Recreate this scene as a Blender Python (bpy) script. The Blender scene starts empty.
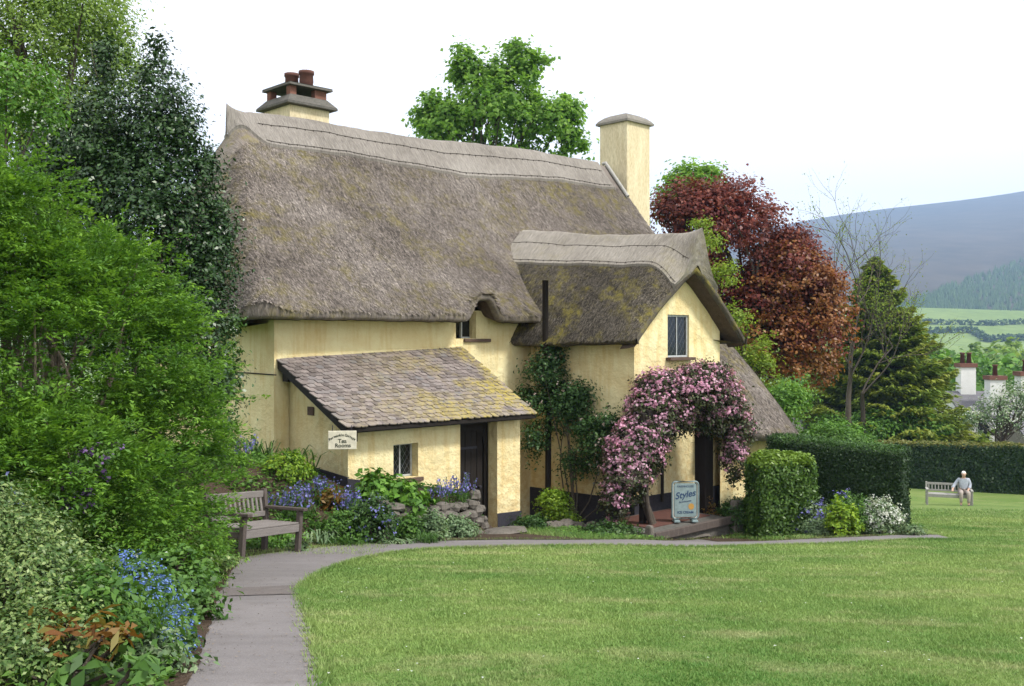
import bpy, math, numpy as np
from mathutils import Vector, Matrix, noise as mnoise
rng = np.random.default_rng(7)
R = math.radians
sc = bpy.context.scene
COL = sc.collection

# ------------------------------------------------------------------ camera, sky, sun, exposure
cam = bpy.data.objects.new('camera', bpy.data.cameras.new('camera'))
COL.objects.link(cam)
cam.location = (0, 0, 0); cam.rotation_euler = (R(90), 0, 0)
cam.data.sensor_width = 36; cam.data.lens = 36 * 1000 / 1024
cam.data.shift_y = -5 / 1024
cam.data.clip_start = 0.1; cam.data.clip_end = 12000
sc.camera = cam

SUN = Vector((0.80, -0.42, 1.10)).normalized()
w = bpy.data.worlds.new('World'); sc.world = w; w.use_nodes = True
nt = w.node_tree; nt.nodes.clear()
sky = nt.nodes.new('ShaderNodeTexSky'); sky.sky_type = 'NISHITA'; sky.sun_disc = False
sky.sun_elevation = math.asin(SUN.z); sky.sun_rotation = math.atan2(SUN.x, SUN.y)
sky.dust_density = 3
bg = nt.nodes.new('ShaderNodeBackground'); bg.inputs[1].default_value = 0.1
cl = nt.nodes.new('ShaderNodeBackground'); cl.inputs[0].default_value = (1, 1, 1, 1); cl.inputs[1].default_value = 1.36
mx = nt.nodes.new('ShaderNodeMixShader'); mx.inputs[0].default_value = 0.96   # bright, thin white cloud over the sky
wo = nt.nodes.new('ShaderNodeOutputWorld')
nt.links.new(sky.outputs[0], bg.inputs[0]); nt.links.new(bg.outputs[0], mx.inputs[1])
nt.links.new(cl.outputs[0], mx.inputs[2]); nt.links.new(mx.outputs[0], wo.inputs[0])

sl = bpy.data.lights.new('sun', 'SUN'); sl.energy = 3.3; sl.angle = R(9); sl.color = (1, .965, .89)
so = bpy.data.objects.new('sun', sl); COL.objects.link(so)
so.rotation_euler = (-SUN).to_track_quat('-Z', 'Y').to_euler()

sc.view_settings.view_transform = 'Standard'; sc.view_settings.look = 'None'
sc.view_settings.exposure = 0.40; sc.view_settings.gamma = 1
sc.render.engine = 'CYCLES'
sc.cycles.use_denoising = True
sc.cycles.max_bounces = 6; sc.cycles.diffuse_bounces = 3; sc.cycles.glossy_bounces = 2
sc.cycles.transmission_bounces = 4; sc.cycles.transparent_max_bounces = 4; sc.cycles.volume_bounces = 0
sc.cycles.caustics_reflective = False; sc.cycles.caustics_refractive = False

# ------------------------------------------------------------------ helpers
def sstep(a, b, x):
    t = np.clip((np.asarray(x, float) - a) / (b - a), 0, 1); return t * t * (3 - 2 * t)
OX, OY = -3.81, 17.08; UX, UY = .717, .697
def to_tq(X, Y):
    dx = X - OX; dy = Y - OY
    return dx * UX + dy * UY, dx * UY - dy * UX            # t along front wall, q in front of it
def from_tq(t, q): return OX + t * UX + q * UY, OY + t * UY - q * UX
_pe = np.array([(-1.1, 0), (-1.3, 3.5), (-1.55, 4.74), (-1.86, 6.06), (-2.38, 8), (-2.94, 10.5), (-3.2, 11.8), (-3.4, 13)])
def xl_path(Y): return np.interp(Y, _pe[:, 1], _pe[:, 0])
def G(X, Y):
    X = np.asarray(X, float); Y = np.asarray(Y, float)
    Ye = np.where(Y < 5, 4 + np.maximum(Y - 3, 0) ** 2 / 4, Y)
    Ye = np.where(Ye > 44, 44 + (Ye - 44) * .25, Ye)
    z = -1 - .137 * Ye - .013 * np.clip(X, 0, 60)
    t, q = to_tq(X, Y)
    k = sstep(0, .6, t)
    A = np.clip(.98 - .2 * t, .45, 1.15)
    qo = 3.3 * (1 - k) + 2.72 * k; qi = .9 * (1 - k) + 2.25 * k
    b = A * (1 - sstep(0, 1, (q - qi) / (qo - qi))) * (1 - sstep(2.15, 2.36, t))
    b = b * (1 - sstep(3, 8, -q - 3) * .0)
    b2 = .38 * sstep(.15, 1.6, xl_path(Y) - X) * (1 - sstep(9.5, 12, Y))
    b3 = -.2 * np.exp(-(((t - 6.2) / 2.2) ** 2 + ((q - 4.6) / 1.3) ** 2))
    return z + b + b2 + b3
def g(X, Y): return float(G(X, Y))
def pxd(x, y, Y): return ((x - 512) / 1000 * Y, Y, (338 - y) / 1000 * Y)
def pxg(x, y):
    Y = 3.0
    while Y < 80:
        if (338 - y) / 1000 * Y <= g((x - 512) / 1000 * Y, Y): break
        Y += .02
    X = (x - 512) / 1000 * Y
    return X, Y, g(X, Y)

def tag(o, label=None, cat=None, group=None, kind=None):
    if label: o['label'] = label
    if cat: o['category'] = cat
    if group: o['group'] = group
    if kind: o['kind'] = kind
    return o
def empty(name, loc, rz=0, label=None, cat=None, group=None):
    o = bpy.data.objects.new(name, None); COL.objects.link(o)
    o.location = loc; o.rotation_euler = (0, 0, rz)
    o.empty_display_size = .2
    return tag(o, label, cat, group)
def link(name, me, mat=None, parent=None, kind=None):
    o = bpy.data.objects.new(name, me); COL.objects.link(o)
    if mat and not len(me.materials): me.materials.append(mat)
    if parent: o.parent = parent
    if kind: o['kind'] = kind
    return o
def mesh_np(V, F, smooth=False):
    """V (n,3); F (m,k) constant polygon size, or a list of faces"""
    me = bpy.data.meshes.new('m')
    V = np.asarray(V, np.float32)
    if isinstance(F, list):
        me.from_pydata([tuple(map(float, v)) for v in V], [], F)
    else:
        F = np.asarray(F, np.int32); m, k = F.shape
        me.vertices.add(len(V)); me.vertices.foreach_set('co', V.ravel())
        me.loops.add(m * k); me.loops.foreach_set('vertex_index', F.ravel())
        me.polygons.add(m)
        me.polygons.foreach_set('loop_start', np.arange(0, m * k, k, dtype=np.int32))
        me.polygons.foreach_set('loop_total', np.full(m, k, np.int32))
        me.update(calc_edges=True)
    if smooth: me.polygons.foreach_set('use_smooth', np.ones(len(me.polygons), bool))
    me.validate()
    return me
class MB:
    def __init__(s): s.v = []; s.f = []
    def add(s, vs, fs):
        n = len(s.v); s.v += [tuple(v) for v in vs]; s.f += [tuple(i + n for i in f) for f in fs]; return s
    def box(s, a, b, taper=0):
        x0, y0, z0 = a; x1, y1, z1 = b; t = taper
        return s.add([(x0, y0, z0), (x1, y0, z0), (x1, y1, z0), (x0, y1, z0), (x0 + t, y0 + t, z1), (x1 - t, y0 + t, z1), (x1 - t, y1 - t, z1), (x0 + t, y1 - t, z1)],
              [(0, 3, 2, 1), (4, 5, 6, 7), (0, 1, 5, 4), (1, 2, 6, 5), (2, 3, 7, 6), (3, 0, 4, 7)])
    def tube(s, pts, rad, n=7, cap=True):
        pts = [Vector(p) for p in pts]
        if not hasattr(rad, '__len__'): rad = [rad] * len(pts)
        base = len(s.v); ref = None
        for i, p in enumerate(pts):
            d = (pts[min(i + 1, len(pts) - 1)] - pts[max(i - 1, 0)])
            d = d.normalized() if d.length > 1e-9 else Vector((0, 0, 1))
            if ref is None: ref = Vector((1, 0, 0)) if abs(d.x) < .8 else Vector((0, 1, 0))
            a = d.cross(ref).normalized(); b = d.cross(a); ref = -b if False else ref
            for k in range(n):
                th = 2 * math.pi * k / n
                s.v.append(tuple(p + (a * math.cos(th) + b * math.sin(th)) * rad[i]))
        for i in range(len(pts) - 1):
            for k in range(n):
                q0 = base + i * n + k; q1 = base + i * n + (k + 1) % n
                s.f.append((q0, q1, q1 + n, q0 + n))
        if cap:
            s.f.append(tuple(base + k for k in range(n))); s.f.append(tuple(base + (len(pts) - 1) * n + k for k in reversed(range(n))))
        return s
    def lathe(s, prof, c=(0, 0, 0), n=12):
        b = len(s.v)
        for r, z in prof:
            for k in range(n):
                th = 2 * math.pi * k / n; s.v.append((c[0] + r * math.cos(th), c[1] + r * math.sin(th), c[2] + z))
        for i in range(len(prof) - 1):
            for k in range(n):
                s.f.append((b + i * n + k, b + i * n + (k + 1) % n, b + (i + 1) * n + (k + 1) % n, b + (i + 1) * n + k))
        s.f.append(tuple(b + k for k in reversed(range(n)))); s.f.append(tuple(b + (len(prof) - 1) * n + k for k in range(n)))
        return s
    def mesh(s, smooth=False): return mesh_np(s.v, s.f, smooth)
    def build(s, name, mat, parent=None, smooth=False, bevel=0, kind=None):
        o = link(name, s.mesh(smooth), mat, parent, kind)
        if bevel:
            m = o.modifiers.new('bevel', 'BEVEL'); m.width = bevel; m.segments = 2; m.limit_method = 'ANGLE'
        return o
def grid_mesh(fn, A, B, smooth=True, flip=False):
    a, b = np.meshgrid(A, B, indexing='ij'); P = np.stack(fn(a, b), -1).reshape(-1, 3)
    n, m = len(A), len(B)
    i = np.arange(n - 1)[:, None] * m + np.arange(m - 1)[None]
    F = np.stack([i, i + m, i + m + 1, i + 1], -1).reshape(-1, 4)
    if flip: F = F[:, ::-1]
    return mesh_np(P, F, smooth)

# ------------------------------------------------------------------ materials
class NT:
    def __init__(s, name):
        s.m = bpy.data.materials.new(name); s.m.use_nodes = True; s.t = s.m.node_tree; s.t.nodes.clear()
        s.out = s.n('ShaderNodeOutputMaterial')
    def n(s, ty, **kw):
        x = s.t.nodes.new(ty)
        for k, v in kw.items(): setattr(x, k, v)
        return x
    def l(s, a, b): s.t.links.new(a, b)
    def pos(s): return s.n('ShaderNodeNewGeometry').outputs['Position']
    def obj(s): return s.n('ShaderNodeTexCoord').outputs['Object']
    def noise(s, vec, scale, detail=4, rough=.55, stretch=None):
        if stretch:
            mp = s.n('ShaderNodeMapping'); mp.inputs['Scale'].default_value = stretch; s.l(vec, mp.inputs[0]); vec = mp.outputs[0]
        x = s.n('ShaderNodeTexNoise'); x.inputs['Scale'].default_value = scale; x.inputs['Detail'].default_value = detail
        x.inputs['Roughness'].default_value = rough; s.l(vec, x.inputs['Vector']); return x.outputs[0]
    def ramp(s, fac, stops):
        x = s.n('ShaderNodeValToRGB'); e = x.color_ramp.elements
        while len(e) < len(stops): e.new(.5)
        for i, (p, c) in enumerate(stops):
            e[i].position = p; e[i].color = (c[0], c[1], c[2], 1) if hasattr(c, '__len__') else (c, c, c, 1)
        s.l(fac, x.inputs[0]); return x.outputs[0]
    def mix(s, fac, a, b, bt='MIX'):
        x = s.n('ShaderNodeMix', data_type='RGBA', blend_type=bt)
        for sock, v in ((x.inputs[0], fac), (x.inputs[6], a), (x.inputs[7], b)):
            if hasattr(v, 'node'): s.l(v, sock)
            elif hasattr(v, '__len__'): sock.default_value = (v[0], v[1], v[2], 1)
            else: sock.default_value = v
        return x.outputs[2]
    def bump(s, h, st=.5, dist=.02, nrm=None):
        x = s.n('ShaderNodeBump'); x.inputs['Strength'].default_value = st; x.inputs['Distance'].default_value = dist
        s.l(h, x.inputs['Height'])
        if nrm: s.l(nrm, x.inputs['Normal'])
        return x.outputs[0]
    def bsdf(s, col, rough=.8, spec=.3, nrm=None, metal=0):
        b = s.n('ShaderNodeBsdfPrincipled')
        for sock, v in ((b.inputs['Base Color'], col), (b.inputs['Roughness'], rough)):
            if hasattr(v, 'node'): s.l(v, sock)
            elif hasattr(v, '__len__'): sock.default_value = (v[0], v[1], v[2], 1)
            else: sock.default_value = v
        b.inputs['Specular IOR Level'].default_value = spec; b.inputs['Metallic'].default_value = metal
        if nrm: s.l(nrm, b.inputs['Normal'])
        return b.outputs[0]
    def fin(s, sh): s.l(sh, s.out.inputs[0]); return s.m

def mat_rough(name, c1, c2, scale=6, rough=.85, bump=.4, bscale=40, dist=.01, spec=.25, stretch=None, world=False):
    t = NT(name); p = t.pos() if world else t.obj()
    n = t.noise(p, scale, 6, .65, stretch); n2 = t.noise(p, bscale, 4, .6, stretch)
    col = t.ramp(n, [(.3, c1), (.7, c2)])
    col = t.mix(.35, col, t.ramp(n2, [(.3, [x * .55 for x in c1]), (.7, [min(1, x * 1.35) for x in c2])]))
    return t.fin(t.bsdf(col, rough, spec, t.bump(n2, bump, dist)))
def leafmat(name, cols, transl=.3, rough=.5, spec=.3, nscale=1.2, gloss=0, tip=None):
    """cols: dark, mid, light leaf colours; varies leaf by leaf and by branch"""
    t = NT(name); geo = t.n('ShaderNodeNewGeometry')
    r = geo.outputs['Random Per Island']
    c = t.ramp(r, [(0, cols[0]), (.5, cols[1]), (1, cols[2])])
    nz = t.noise(geo.outputs['Position'], nscale, 3, .6)
    c2 = t.mix(t.ramp(nz, [(.35, 0), (.65, 1)]), t.mix(1, c, (.66, .74, .7), 'MULTIPLY'), c)
    if tip:
        at = t.n('ShaderNodeAttribute', attribute_name='tip'); c2 = t.mix(at.outputs['Fac'], c2, tip)
    b = t.bsdf(c2, rough, spec)
    if transl:
        tr = t.n('ShaderNodeBsdfTranslucent'); t.l(t.mix(1, c2, (1.0, 1.0, .55), 'MULTIPLY'), tr.inputs[0])
        m = t.n('ShaderNodeMixShader'); m.inputs[0].default_value = transl; t.l(b, m.inputs[1]); t.l(tr.outputs[0], m.inputs[2]); b = m.outputs[0]
    return t.fin(b)

def mat_wall():
    t = NT('yellow_limewash'); p = t.obj()
    n = t.noise(p, 1.3, 6, .65); n2 = t.noise(p, 9, 5, .65); n3 = t.noise(p, 30, 4, .6)
    st = t.noise(p, 2.2, 5, .6, (3.0, 3.0, .35))
    c = t.ramp(n, [(.25, (.62, .48, .24)), (.55, (.72, .635, .375)), (.8, (.79, .72, .47))])
    c = t.mix(t.ramp(st, [(.5, 0), (.7, .55)]), c, (.55, .38, .14))
    c = t.mix(t.ramp(n2, [(.6, 0), (.75, .35)]), c, (.78, .68, .44))
    # rising damp near the base of the wall
    sp = t.n('ShaderNodeSeparateXYZ'); t.l(p, sp.inputs[0])
    mr = t.n('ShaderNodeMapRange'); mr.inputs[1].default_value = 2.1; mr.inputs[2].default_value = .3; t.l(sp.outputs[2], mr.inputs[0])
    dm = t.n('ShaderNodeMath', operation='MULTIPLY'); t.l(mr.outputs[0], dm.inputs[0]); t.l(t.ramp(n2, [(.42, 0), (.7, .7)]), dm.inputs[1])
    c = t.mix(dm.outputs[0], c, (.50, .30, .10))
    nb = t.bump(n3, .22, .012, t.bump(n2, .28, .05, t.bump(n, .6, .2)))
    return t.fin(t.bsdf(c, .9, .15, nb))
def mat_thatch(name, ca, cb, cc, moss=.5, stretch=(26, 3.2, 3.2), island=False, mscale=.9):
    t = NT(name); p = t.obj()
    n = t.noise(p, .55, 6, .7); f = t.noise(p, 1.6, 6, .7, stretch); m = t.noise(p, mscale, 6, .7); s2 = t.noise(p, 5, 5, .7)
    c = t.ramp(n, [(.36, [x * .7 for x in ca]), (.5, cb), (.64, [x * 1.15 for x in cc])])
    c = t.mix(.65, c, t.ramp(f, [(.25, [x * .35 for x in ca]), (.55, cb), (.85, [min(1, x * 1.5) for x in cc])]))
    if island:
        r = t.n('ShaderNodeNewGeometry').outputs['Random Per Island']
        c = t.mix(1, c, t.ramp(r, [(0, .36), (.45, .88), (1, 1.65)]), 'MULTIPLY')
    mm = t.n('ShaderNodeMath', operation='MULTIPLY'); t.l(t.ramp(m, [(.46, 0), (.62, 1)]), mm.inputs[0]); t.l(t.ramp(s2, [(.42, 0), (.6, moss)]), mm.inputs[1])
    c = t.mix(mm.outputs[0], c, (.235, .20, .04))
    return t.fin(t.bsdf(c, .95, .1, t.bump(f, .9, .04)))
def mat_plain(name, c, rough=.6, spec=.4, metal=0):
    t = NT(name); n = t.noise(t.obj(), 14, 4)
    return t.fin(t.bsdf(t.ramp(n, [(.3, [x * .8 for x in c]), (.7, [min(1, x * 1.12) for x in c])]), rough, spec, t.bump(n, .15, .004), metal))
def mat_glass():
    t = NT('window_glass'); n = t.noise(t.obj(), 3, 2)
    return t.fin(t.bsdf((.010, .012, .013), .08, .4, t.bump(n, .08, .02)))
def mat_lawn(name, blade=False):
    t = NT(name); p = t.pos()
    a = t.noise(p, .28, 5, .65); b = t.noise(p, 1.6, 7, .72, (.6, 1.0, 1)); c3 = t.noise(p, 7, 4, .7); d = t.noise(p, 60, 3, .6)
    col = t.ramp(a, [(.36, (.092, .185, .042)), (.64, (.215, .290, .088))])
    col = t.mix(t.ramp(b, [(.50, 0), (.68, .62)]), col, (.37, .35, .19))
    col = t.mix(t.ramp(c3, [(.45, 0), (.8, .5)]), col, (.17, .215, .06))
    if blade:
        r = t.n('ShaderNodeNewGeometry').outputs['Random Per Island']
        col = t.mix(1, col, t.ramp(r, [(0, 1.12), (1, 1.42)]), 'MULTIPLY')
        bs = t.bsdf(col, .6, .2)
        tr = t.n('ShaderNodeBsdfTranslucent'); t.l(col, tr.inputs[0]); m = t.n('ShaderNodeMixShader'); m.inputs[0].default_value = .3
        t.l(bs, m.inputs[1]); t.l(tr.outputs[0], m.inputs[2]); return t.fin(m.outputs[0])
    col = t.mix(.5, col, t.ramp(d, [(.3, (.04, .075, .015)), (.75, (.17, .22, .06))]))
    return t.fin(t.bsdf(col, .95, .1, t.bump(d, .7, .03)))
def mat_path():
    t = NT('worn_asphalt'); p = t.pos()
    a = t.noise(p, .8, 5, .6); b = t.noise(p, 5, 5, .65); d = t.noise(p, 120, 3, .6)
    c = t.ramp(a, [(.3, (.150, .136, .138)), (.7, (.205, .187, .188))])
    c = t.mix(t.ramp(t.noise(p, 1.7, 6, .7, (.5, 1.6, 1)), [(.42, 0), (.66, .6)]), c, (.105, .095, .098))
    c = t.mix(t.ramp(b, [(.5, 0), (.72, .5)]), c, (.10, .085, .08))
    c = t.mix(.3, c, t.ramp(d, [(.35, (.07, .064, .064)), (.7, (.28, .26, .255))]))
    return t.fin(t.bsdf(c, .85, .25, t.bump(d, .35, .006)))
def mat_slate():
    t = NT('roof_slate'); p = t.pos()
    oi = t.n('ShaderNodeObjectInfo').outputs['Random']; ri = t.n('ShaderNodeNewGeometry').outputs['Random Per Island']
    ad = t.n('ShaderNodeMath', operation='ADD'); t.l(oi, ad.inputs[0]); t.l(ri, ad.inputs[1])
    fr = t.n('ShaderNodeMath', operation='FRACT'); t.l(ad.outputs[0], fr.inputs[0])
    c = t.ramp(fr.outputs[0], [(0, (.095, .078, .073)), (.35, (.155, .128, .12)), (.7, (.215, .18, .168)), (1, (.135, .127, .13))])
    n = t.noise(p, 1.15, 5, .65); n2 = t.noise(p, 14, 5, .7); n3 = t.noise(p, 45, 3, .6)
    c = t.mix(t.ramp(n2, [(.5, 0), (.72, .5)]), c, (.37, .34, .31))
    # lichen, thicker towards the right-hand end of the roof
    sp = t.n('ShaderNodeSeparateXYZ'); t.l(p, sp.inputs[0])
    mr = t.n('ShaderNodeMapRange'); mr.inputs[1].default_value = -3; mr.inputs[2].default_value = -.6; t.l(sp.outputs[0], mr.inputs[0])
    ml = t.n('ShaderNodeMath', operation='MULTIPLY'); t.l(t.ramp(n, [(.42, 0), (.58, 1)]), ml.inputs[0]); t.l(t.ramp(n2, [(.36, 0), (.58, .85)]), ml.inputs[1])
    m2 = t.n('ShaderNodeMath', operation='MULTIPLY'); t.l(ml.outputs[0], m2.inputs[0]); t.l(mr.outputs[0], m2.inputs[1])
    c = t.mix(m2.outputs[0], c, (.34, .27, .04))
    return t.fin(t.bsdf(c, .75, .3, t.bump(n3, .4, .006)))

MT = {}
MT['wall'] = mat_wall()
MT['chim'] = mat_rough('stained_cream_render', (.46, .37, .22), (.70, .62, .44), 2.2, .9, .5, 18, .02, .15, (2.5, 2.5, .5))
MT['thatch'] = mat_thatch('weathered_thatch', (.105, .088, .078), (.198, .170, .150), (.305, .272, .248), .55)
MT['straw'] = mat_thatch('thatch_straw', (.115, .096, .084), (.215, .184, .163), (.33, .293, .268), .6, island=True)
MT['wthatch'] = mat_thatch('old_mossy_thatch', (.048, .041, .033), (.085, .074, .060), (.135, .119, .098), .7, (3.2, 26, 3.2), mscale=1.5)
MT['wstraw'] = mat_thatch('old_mossy_straw', (.05, .043, .035), (.09, .078, .063), (.145, .127, .105), .8, (3.2, 26, 3.2), True, 1.5)
MT['cap'] = mat_thatch('ridge_thatch', (.18, .16, .142), (.245, .222, .20), (.30, .278, .255), 0, (26, 3.2, 3.2))
MT['wcap'] = mat_thatch('wing_ridge_thatch', (.20, .18, .155), (.27, .245, .215), (.33, .305, .27), .25, (3.2, 26, 3.2))
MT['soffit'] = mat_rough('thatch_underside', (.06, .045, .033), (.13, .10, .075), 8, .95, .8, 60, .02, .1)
MT['rope'] = mat_rough('hazel_spars', (.03, .024, .02), (.06, .048, .04), 20)
MT['slate'] = mat_slate()
MT['plinth'] = mat_rough('tarred_plinth', (.018, .017, .022), (.045, .043, .055), 4, .8, .4, 25)
MT['darkwood'] = mat_rough('dark_stained_wood', (.009, .007, .006), (.022, .017, .014), 5, .7, .3, 30, .006, .2, (8, 8, 1))
MT['glass'] = mat_glass()
MT['frame'] = mat_plain('white_window_paint', (.42, .44, .44), .5)
MT['lead'] = mat_plain('lead_strip', (.13, .135, .14), .6)
MT['sill'] = mat_rough('brown_sill', (.07, .045, .035), (.12, .08, .06), 12)
MT['stone'] = mat_rough('grey_stone', (.075, .067, .057), (.155, .138, .12), 5, .9, .6, 28, .015, world=True)
MT['capstone'] = mat_rough('chimney_slab', (.065, .062, .057), (.135, .126, .112), 5, .9, .6, 25, .02)
MT['brick'] = mat_rough('old_brick', (.12, .055, .042), (.20, .095, .07), 10, .9, .5, 40)
MT['terracotta'] = mat_rough('terracotta_pot', (.075, .035, .03), (.13, .058, .045), 8, .8, .3, 40)
MT['mortar'] = mat_rough('lime_mortar', (.27, .26, .24), (.36, .35, .33), 6)
MT['oldwood'] = mat_rough('weathered_oak', (.13, .115, .108), (.225, .202, .19), 3, .8, .5, 30, .006, .2, (2, 30, 30))
MT['benchdark'] = mat_rough('weathered_bench_end', (.055, .044, .039), (.11, .09, .08), 3, .8, .5, 30, .006, .2, (8, 8, 2))
MT['soil'] = mat_rough('garden_soil', (.045, .032, .024), (.085, .062, .045), 4, .95, .9, 30, .04, .05, world=True)
MT['lawn'] = mat_lawn('lawn_turf'); MT['blade'] = mat_lawn('grass_blade', True); MT['path'] = mat_path()
MT['patch'] = mat_rough('path_patch', (.10, .088, .085), (.145, .125, .12), 6, .9, .4, 100, .006, world=True)
MT['bark'] = mat_rough('tree_bark', (.055, .045, .036), (.11, .092, .075), 6, .95, .8, 30, .02, .1, (4, 4, 1))
MT['twig'] = mat_rough('grey_twig', (.14, .11, .085), (.24, .195, .15), 10)
# foliage
MT['yew'] = leafmat('yew_leaf', [(0.046, 0.118, 0.015), (0.088, 0.205, 0.024), (0.145, 0.295, 0.038)], 0.4, .55, .25, .9, tip=(.23, .41, .055))
MT['holly'] = leafmat('holly_leaf', [(0.016, 0.047, 0.011), (0.029, 0.072, 0.015), (0.055, 0.111, 0.024)], .08, .36, .4, 1.0)
MT['holly_new'] = leafmat('blossom_twig_leaf', [(.10, .19, .045), (.18, .28, .08), (.42, .46, .33)], .3)
MT['pale'] = leafmat('pale_spring_leaf', [(0.15, 0.25, 0.04), (0.23, 0.34, 0.06), (0.32, 0.43, 0.095)], 0.5, nscale=.5)
MT['syc'] = leafmat('sycamore_leaf', [(0.14, 0.29, 0.04), (0.22, 0.4, 0.065), (0.33, 0.51, 0.11)], 0.62, nscale=.8)
MT['beech'] = leafmat('copper_beech_leaf', [(0.1, 0.019, 0.019), (0.2, 0.042, 0.034), (0.3, 0.085, 0.05)], 0.4, .45, .35, .45)
MT['copper'] = leafmat('young_copper_leaf', [(0.2, 0.062, 0.022), (0.29, 0.105, 0.032), (0.37, 0.18, 0.055)], 0.4, .45, .35, .6)
MT['golden'] = leafmat('golden_green_leaf', [(0.15, 0.23, 0.025), (0.25, 0.35, 0.04), (0.36, 0.45, 0.07)], 0.5)
MT['bright'] = leafmat('fresh_green_leaf', [(0.060, 0.155, 0.017), (0.120, 0.265, 0.031), (0.204, 0.368, 0.055)], .35)
MT['mid'] = leafmat('mid_green_leaf', [(0.047, 0.117, 0.018), (0.088, 0.195, 0.029), (0.149, 0.273, 0.044)], .3)
MT['dark'] = leafmat('dark_green_leaf', [(0.023, 0.062, 0.012), (0.042, 0.100, 0.018), (0.072, 0.138, 0.026)], .2)
MT['conifer'] = leafmat('conifer_needle', [(0.075, 0.15, 0.022), (0.14, 0.24, 0.034), (0.23, 0.32, 0.05)], 0.3, nscale=1.6, tip=(.30, .32, .05))
MT['hedge'] = leafmat('clipped_hedge_leaf', [(.012, .032, .010), (.021, .05, .013), (.036, .075, .018)], .15, nscale=2)
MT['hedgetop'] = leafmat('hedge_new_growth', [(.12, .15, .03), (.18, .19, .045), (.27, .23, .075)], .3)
MT['box'] = leafmat('box_leaf', [(0.028, 0.075, 0.012), (0.052, 0.125, 0.018), (0.09, 0.18, 0.028)], .25, .4, .35, 2.5, tip=(.20, .31, .035))
MT['varieg'] = leafmat('variegated_leaf', [(0.05, 0.115, 0.022), (0.115, 0.19, 0.045), (0.3, 0.37, 0.13)], .25, .4, .35, 3)
MT['grey'] = leafmat('grey_green_leaf', [(0.105, 0.179, 0.081), (0.179, 0.263, 0.126), (0.284, 0.357, 0.198)], .25)
MT['strap'] = leafmat('strap_leaf', [(.04, .10, .018), (.075, .165, .03), (.12, .23, .05)], .3)
MT['orange'] = leafmat('bronze_young_leaf', [(.19, .075, .02), (.27, .13, .03), (.24, .22, .05)], .35)
MT['blue'] = leafmat('forget_me_not_petal', [(.09, .16, .52), (.15, .25, .66), (.26, .36, .78)], .3, nscale=3)
MT['bluebell'] = leafmat('bluebell_petal', [(.13, .12, .42), (.21, .20, .56), (.33, .32, .70)], .3, nscale=3)
MT['purple'] = leafmat('purple_petal', [(.11, .05, .18), (.18, .09, .27), (.26, .15, .36)], .3)
MT['pink'] = leafmat('clematis_petal', [(0.528, 0.220, 0.374), (0.726, 0.352, 0.528), (0.880, 0.572, 0.715)], .35, nscale=2)
MT['clemleaf'] = leafmat('clematis_leaf', [(.035, .028, .022), (.065, .06, .028), (.07, .11, .03)], .25)
MT['rosel'] = leafmat('rose_leaf', [(.025, .062, .018), (.045, .105, .026), (.08, .155, .038)], .25)
MT['white'] = leafmat('white_petal', [(.55, .55, .50), (.70, .70, .66), (.82, .82, .78)], .3)
MT['rose'] = leafmat('pale_rose_petal', [(.50, .36, .32), (.62, .48, .42), (.74, .62, .56)], .3)
MT['lime'] = leafmat('lime_leaf', [(.13, .24, .018), (.22, .36, .025), (.34, .46, .04)], .35)

# ------------------------------------------------------------------ foliage builders (numpy)
def nrm(a): return a / np.maximum(np.linalg.norm(a, axis=-1, keepdims=True), 1e-9)
def leaf_mesh(P, out, L, wr=.5, up=.45, rand=.7, droop=.15, r=rng, axis=None, tip=None):
    n = len(P); L = np.broadcast_to(np.asarray(L, float), (n,)) * r.uniform(.65, 1.3, n)
    N = nrm(out * .7 + np.array([0, 0, up]) + r.normal(0, rand, (n, 3)) * .6)
    A = r.normal(0, 1, (n, 3)) if axis is None else axis + r.normal(0, .25, (n, 3))
    A = A + out * .4 - np.array([0, 0, droop]); A = nrm(A - N * (A * N).sum(1, keepdims=True))
    S = np.cross(N, A); W = (L * wr * .5)[:, None]; L = L[:, None]
    v0 = P - A * L * .5; v2 = P + A * L * .5 - N * L * .08
    m = P - A * L * .06 + N * L * .08
    V = np.stack([v0, m + S * W, v2, m - S * W], 1).reshape(-1, 3)
    me = mesh_np(V, np.arange(n * 4).reshape(n, 4))
    if tip is not None:
        at = me.attributes.new('tip', 'FLOAT', 'POINT'); at.data.foreach_set('value', np.repeat(tip, 4).astype(np.float32))
    return me
def lobe_pts(lobes, nclump, per, cr, shell=.6, r=rng, flat=.65, zmin=None, under=.25):
    """clumps of leaves spread through the outer part of a set of ellipsoids"""
    lb = np.array(lobes, float); wgt = (lb[:, 3] * lb[:, 4] + lb[:, 3] * lb[:, 5]); wgt /= wgt.sum()
    k = r.choice(len(lb), nclump, p=wgt)
    d = nrm(r.normal(0, 1, (nclump, 3))); low = (d[:, 2] < -.2) & (r.random(nclump) > under); d[low, 2] *= -1
    rad = shell + (1 - shell) * r.random(nclump) ** .6
    rad *= 1 + .12 * r.normal(0, 1, nclump)
    C = lb[k, :3] + d * rad[:, None] * lb[k, 3:6]
    if zmin is not None:
        keep = C[:, 2] > zmin; C = C[keep]; d = d[keep]
    m = len(C); sz = cr * r.uniform(.5, 1.4, m)
    off = r.normal(0, .5, (m, per, 3)) * np.array([1, 1, flat]) * sz[:, None, None]
    P = (C[:, None] + off).reshape(-1, 3); out = nrm(np.repeat(d, per, 0) + off.reshape(-1, 3) / cr * .35)
    return P, out, C
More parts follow.
